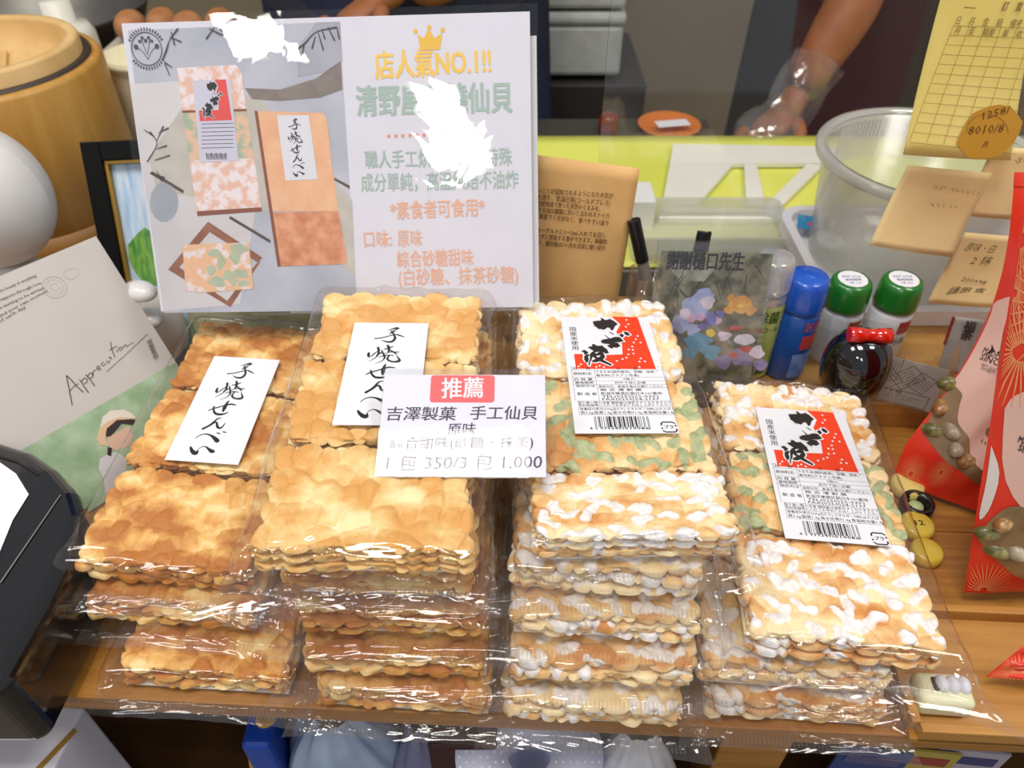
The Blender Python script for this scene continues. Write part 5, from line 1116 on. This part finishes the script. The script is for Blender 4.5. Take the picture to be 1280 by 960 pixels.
# far bag
B_ = [PY(1268, 215, .515), PY(1268, 215, .515)+np.array([.125, -.01, 0]), Pz(1232, 660, .004)+np.array([.05, -.012, 0]), Pz(1115, 598, .004)]
t, sf = pouch('red snack bag behind the near one, beside the clear box', B_, .014, 2, GR,
    [('window', WIN, [(1154,542),(1165,512),(1182,478),(1196,452),(1215,450),(1240,480),(1250,560),(1226,604),(1205,592),(1180,574)], .0006),
     ('pale_panel', PINK, [(1226,388),(1245,376),(1275,372),(1290,420),(1290,520),(1262,575),(1232,588),(1215,574),(1211,548),(1197,528),(1199,505),(1202,492),(1191,478),(1190,462),(1203,440),(1220,424),(1228,406)], .0010)], .18)
def uvp(x, y): u, v = inv(sf, x, y); return (u, 1-v)
bagtext(t, sf, [('MADE IN JAPAN', uvp(1226, 441), uvp(1268, 456), .026, .02), ('SINCE 1912', uvp(1223, 449), uvp(1264, 463), .026, .02), ('FIRST CHOICE', uvp(1225, 457), uvp(1243, 464), .012, .0), ('SWEETS', uvp(1224, 461), uvp(1242, 468), .012, .0), ('HAND', uvp(1230, 540), uvp(1240, 543), .014, .01)])
uc, vc = inv(sf, 1244, 439)
m = MB()
for s_ in (-1, 1): m.add([sf(uc+s_*x, vc+y, 1, .0014) for x, y in ((.006, 0), (.036, -.018), (.026, 0), (.036, .018))], [(0, 1, 2, 3)])
m.obj('bow_mark', gm('bag_ink2', (50, 22, 20)), t)
for x, y, r in ((1138,592,.07), (1176,590,.06)): sunburst(t, sf, *inv(sf, x, y), r)
# wrapped sweets seen through the far bag's window
CW_ = [mat('sweet_green', (92, 88, 44), .3, (150, 142, 92), 90, contrast=(.45, .6)), mat('sweet_amber', (138, 92, 46), .3, (190, 160, 110), 90, contrast=(.45, .6)), mat('sweet_grey', (130, 114, 90), .3, (176, 164, 140), 90)]
def sweets(t, sf, L):
    for k, (x, y) in enumerate(L):
        p = sf(*inv(sf, x, y), 1, -.0025); q_ = MB(); q_.ell((0, 0, 0), (.010, .006, .006), 16, 10, R=rotm(k*50, 20*k)); b = q_.obj('wrapped_sweet', CW_[k % 3], t); b.location = tuple(p)
sweets(t, sf, [(1186, 480), (1178, 510), (1190, 540), (1170, 540), (1212, 578), (1196, 562)]); sweets(*WSF, [(1240, 668), (1258, 655), (1272, 690), (1250, 690)])
# red corner flap of a third bag lying lower right
C_ = [Pz(1300, 790, .050), Pz(1300, 790, .05)+np.array([.09, .0, .0]), Pz(1290, 862, .016)+np.array([.10, 0, 0]), Pz(1232, 846, .016)]
t, sf = pouch('red snack bag lying lowest in the bottom right corner', C_, .004, 3, GR, []); sunburst(t, sf, .10, .75, .35, .5)
# sachet behind the clear box
p = Pz(1195, 440, .04); SHF = Fr(PY(1200, 416, .535), rotm(-12, 70)); t, f2, fn, P = sheet('tea_sachet', 'grey sachet with dark red stripe behind the clear box', 'sachet', [(1190,395),(1232,400),(1216,470),(1172,462)], mat('sachet_grey', (150, 146, 138), .45), 0, 0, SHF)
q0 = lambda x, y: f2.l(x, y, .001); i = Ink().poly([q0(1190,395), q0(1194,396), q0(1182,430), q0(1178,430)]); i.obj('red_stripe', gm('dark_red', (120, 30, 30)), t, .0022)
Ink().vtext('福茶', q0(1214,402), q0(1206,424), .010, .03, res=1).obj('lettering', gm('sachet_ink', (40, 36, 34)), t, .0022)

# little magnets beside the right stack
Y1 = mat('yellow_enamel', (226, 196, 70), .35, coat=.3)
def magnet(lab, px, py, m_, r, inner=None, ring=False):
    p = Pz(px, py, .006); t = thing('magnet', lab, 'magnet', loc=(p[0], p[1], .001)); 
    if ring: MB().lathe([(r*.55, .0), (r, 0), (r*1.04, .004), (r, .009), (r*.75, .0095), (r*.62, .006), (r*.55, .0)], 28).obj('ring', m_, t); MB().lathe([(0, .001), (r*.5, .001), (r*.45, .004), (0, .0045)], 20).obj('centre', inner, t)
    else: MB().lathe([(0, 0), (r, 0), (r*1.05, .003), (r, .0075), (r*.85, .009), (0, .009)], 28).obj('disc', m_, t)
    return t
magnet('pale yellow oval magnet, top of four by the right stack', 1134, 607, mat('pale_yellow', (226, 206, 120), .4), .013)
magnet('black ring magnet with pale green centre', 1146, 631, mat('ring_black', (22, 20, 20), .25), .0125, mat('pale_green', (196, 210, 150), .4), True)
t = magnet('round yellow magnet marked with dark dashes', 1146, 657, Y1, .0125); i = Ink(); i.text('12', (-.003, -.003), (.004, -.003), .006, .02, 1); i.obj('marking', INK, t, .0094)
magnet('bumpy yellow magnet lowest, half under the right pack', 1158, 690, Y1, .0115)

# shallow wooden tray with a cream rubber and three beads
a, b, c = Pz(1119, 852, .012), Pz(1143, 917, .012), Pz(1290, 924, .012)
t = thing('wooden_tray', 'shallow wooden tray at the right front corner of table', 'tray', loc=(b[0], b[1], .0005), yaw=-3)
MB().box((.10, .044, .0022), (.20, .088, .0042)).obj('tray_floor', WOODY, t); 
MB().box((.1042, .0030, .0075), (.200, .006, .0145)).obj('rim', WOODY, t, .0008); MB().box((.003, .046, .0075), (.006, .080, .0145)).obj('rim', WOODY, t, .0008); MB().box((.1042, .089, .0075), (.200, .006, .0145)).obj('rim', WOODY, t, .0008)
p = Pz(1180, 874, .016)
t = thing('cream_block', 'cream rounded block with three white beads on tray', 'ornament', loc=(p[0], p[1]+.004, .0052), yaw=-4)
MB().box((0, 0, .009), (.034, .022, .018)).obj('block', mat('cream_rubber', (232, 230, 190), .5, sss=.1), t, .0045, 5)
MB().box((-.0055, .002, .0182), (.004, .009, .003)).obj('dark_slot', mat('slot', (30, 30, 32), .5), t, .001)
for k in range(3): MB().ell((-.002+.0068*k, .002, .0185), (.0042, .0060, .0045), 20, 12).obj('bead', mat('bead_white', (222, 222, 230), .35, sss=.1), t)

# ------------------------------------------------------------------ things on the lower shelf, seen under the front edge
SHZ = -.2515
t = thing('white_carton', 'white carton under the table edge, bottom left corner', 'carton', loc=tuple(Pz(20, 940, -.06)[:2])+(SHZ,), yaw=-4)
HB = -.055-SHZ
MB().box((-.03, -.005, HB/2), (.13, .075, HB)).obj('carton_body', mat('carton_white', (214, 212, 222), .5), t, .002); MB().box((.025, -.012, HB+.0008), (.0035, .06, .0012), -24).obj('gold_strip', mat('gold_strip', (150, 116, 50), .4), t)
t = tag(MB().tube([(0, 0, 0), (.004, .0, .06), (.012, .006, .12), (.028, .012, .165)], .0075, 12).obj('yellow_hose', mat('hose', (206, 160, 40), .5, (170, 110, 50), 60)), 'yellow hose rising under the table edge', 'hose'); p = Pz(283, 940, -.10); t.location = (p[0], p[1]+.01, SHZ+.0)
t = tag(MB().box((0, 0, .08), (.022, .03, .16)).obj('blue_bottle', mat('blue_plastic', (24, 70, 170), .35), None, .004), 'narrow blue plastic case under the table edge', 'case'); p = Pz(322, 935, -.10); t.location = (p[0], p[1]+.012, SHZ)
def sack(name, lab, px, py, z, rx, ry, material, seed, hz=None):
    p = Pz(px, py, z); h = z-SHZ+.02
    def fn(u, v):
        a = 2*math.pi*u; r = (1-(v)**3*.75); w_ = 1+.10*math.sin(a*3+seed)+.06*math.sin(a*7+v*8+seed)+.04*math.sin(a*13+v*5); return (rx*math.cos(a)*r*w_, ry*math.sin(a)*r*w_, h*v)
    t = tag(MB().grid(fn, 60, 24).obj(name, material), lab, 'bag'); t.location = (p[0], p[1]+ry*.5, SHZ); return t
sack('plastic_bag', 'pale blue plastic bag under the middle of the table edge', 415, 945, -.085, .058, .045, mat('blue_bag', (126, 146, 172), .25, (156, 172, 194), 20, coat=.4, bump=.6, bscale=20), 1)
sack('plastic_bag', 'grey violet plastic bag beside the paper towel roll', 527, 948, -.10, .034, .04, mat('violet_bag', (96, 98, 128), .3, (120, 120, 146), 20, coat=.3, bump=.6, bscale=20), 2)
t = thing('paper_towel_roll', 'embossed paper towel roll under the table edge', 'paper towel', loc=tuple(Pz(662, 962, -.075)[:2])+(SHZ,)); t.location[1] += .012
HR = -.075-SHZ
MB().lathe([(.016, 0), (.052, 0), (.053, HR), (.016, HR), (.016, 0)], 48).obj('roll', mat('towel', (196, 200, 222), .8), t)
i = Ink()
for rr_ in (.020, .025, .030, .035, .040, .045, .050):
    n = int(rr_*900)
    for k in range(n): a = 2*math.pi*k/n; i.disc(rr_*math.cos(a), rr_*math.sin(a), .0010, 6)
i.obj('embossed_dots', mat('towel_dot', (226, 228, 240), .7), t, HR+.0004)
t = sack('plastic_bag', 'clear white bag with red mark, right of the paper towel', 800, 958, -.075, .040, .035, mat('white_bag', (176, 176, 184), .3, (200, 200, 206), 20, coat=.4, bump=.6, bscale=20), 3)
t = tag(MB().box((0, 0, .09), (.05, .05, .18)).obj('dark_box', mat('maroon', (52, 18, 16), .6), None, .003), 'dark maroon box between plastic bags and towel roll', 'box'); p = Pz(578, 950, -.08); t.location = (p[0], p[1]+.03, SHZ)
rr = random.Random(9)
MG = [((176, 156, 74), 'yellow'), ((168, 162, 172), 'white'), ((48, 66, 122), 'blue')]
for k in range(3):
    p = Pz(1105+k*62, 958, -.10); t = thing('leaflet', ('%s printed leaflet standing under right table edge, %s' % (MG[(k+2) % 3][1], ('by the table leg', 'in the middle', 'at the corner')[k])), 'leaflet', loc=(p[0], p[1]+.012, SHZ), yaw=-6)
    MB().box((0, 0, .075), (.052, .002, .15)).obj('sheet', gm('leaflet%d' % k, MG[(k+2) % 3][0]), t); m = MB().box((0, -.0014, .135), (.04, .0006, .012)); m.obj('printed_block', gm('leafprint%d' % k, ((90, 84, 120), (150, 60, 50), (60, 60, 110))[k]), t)
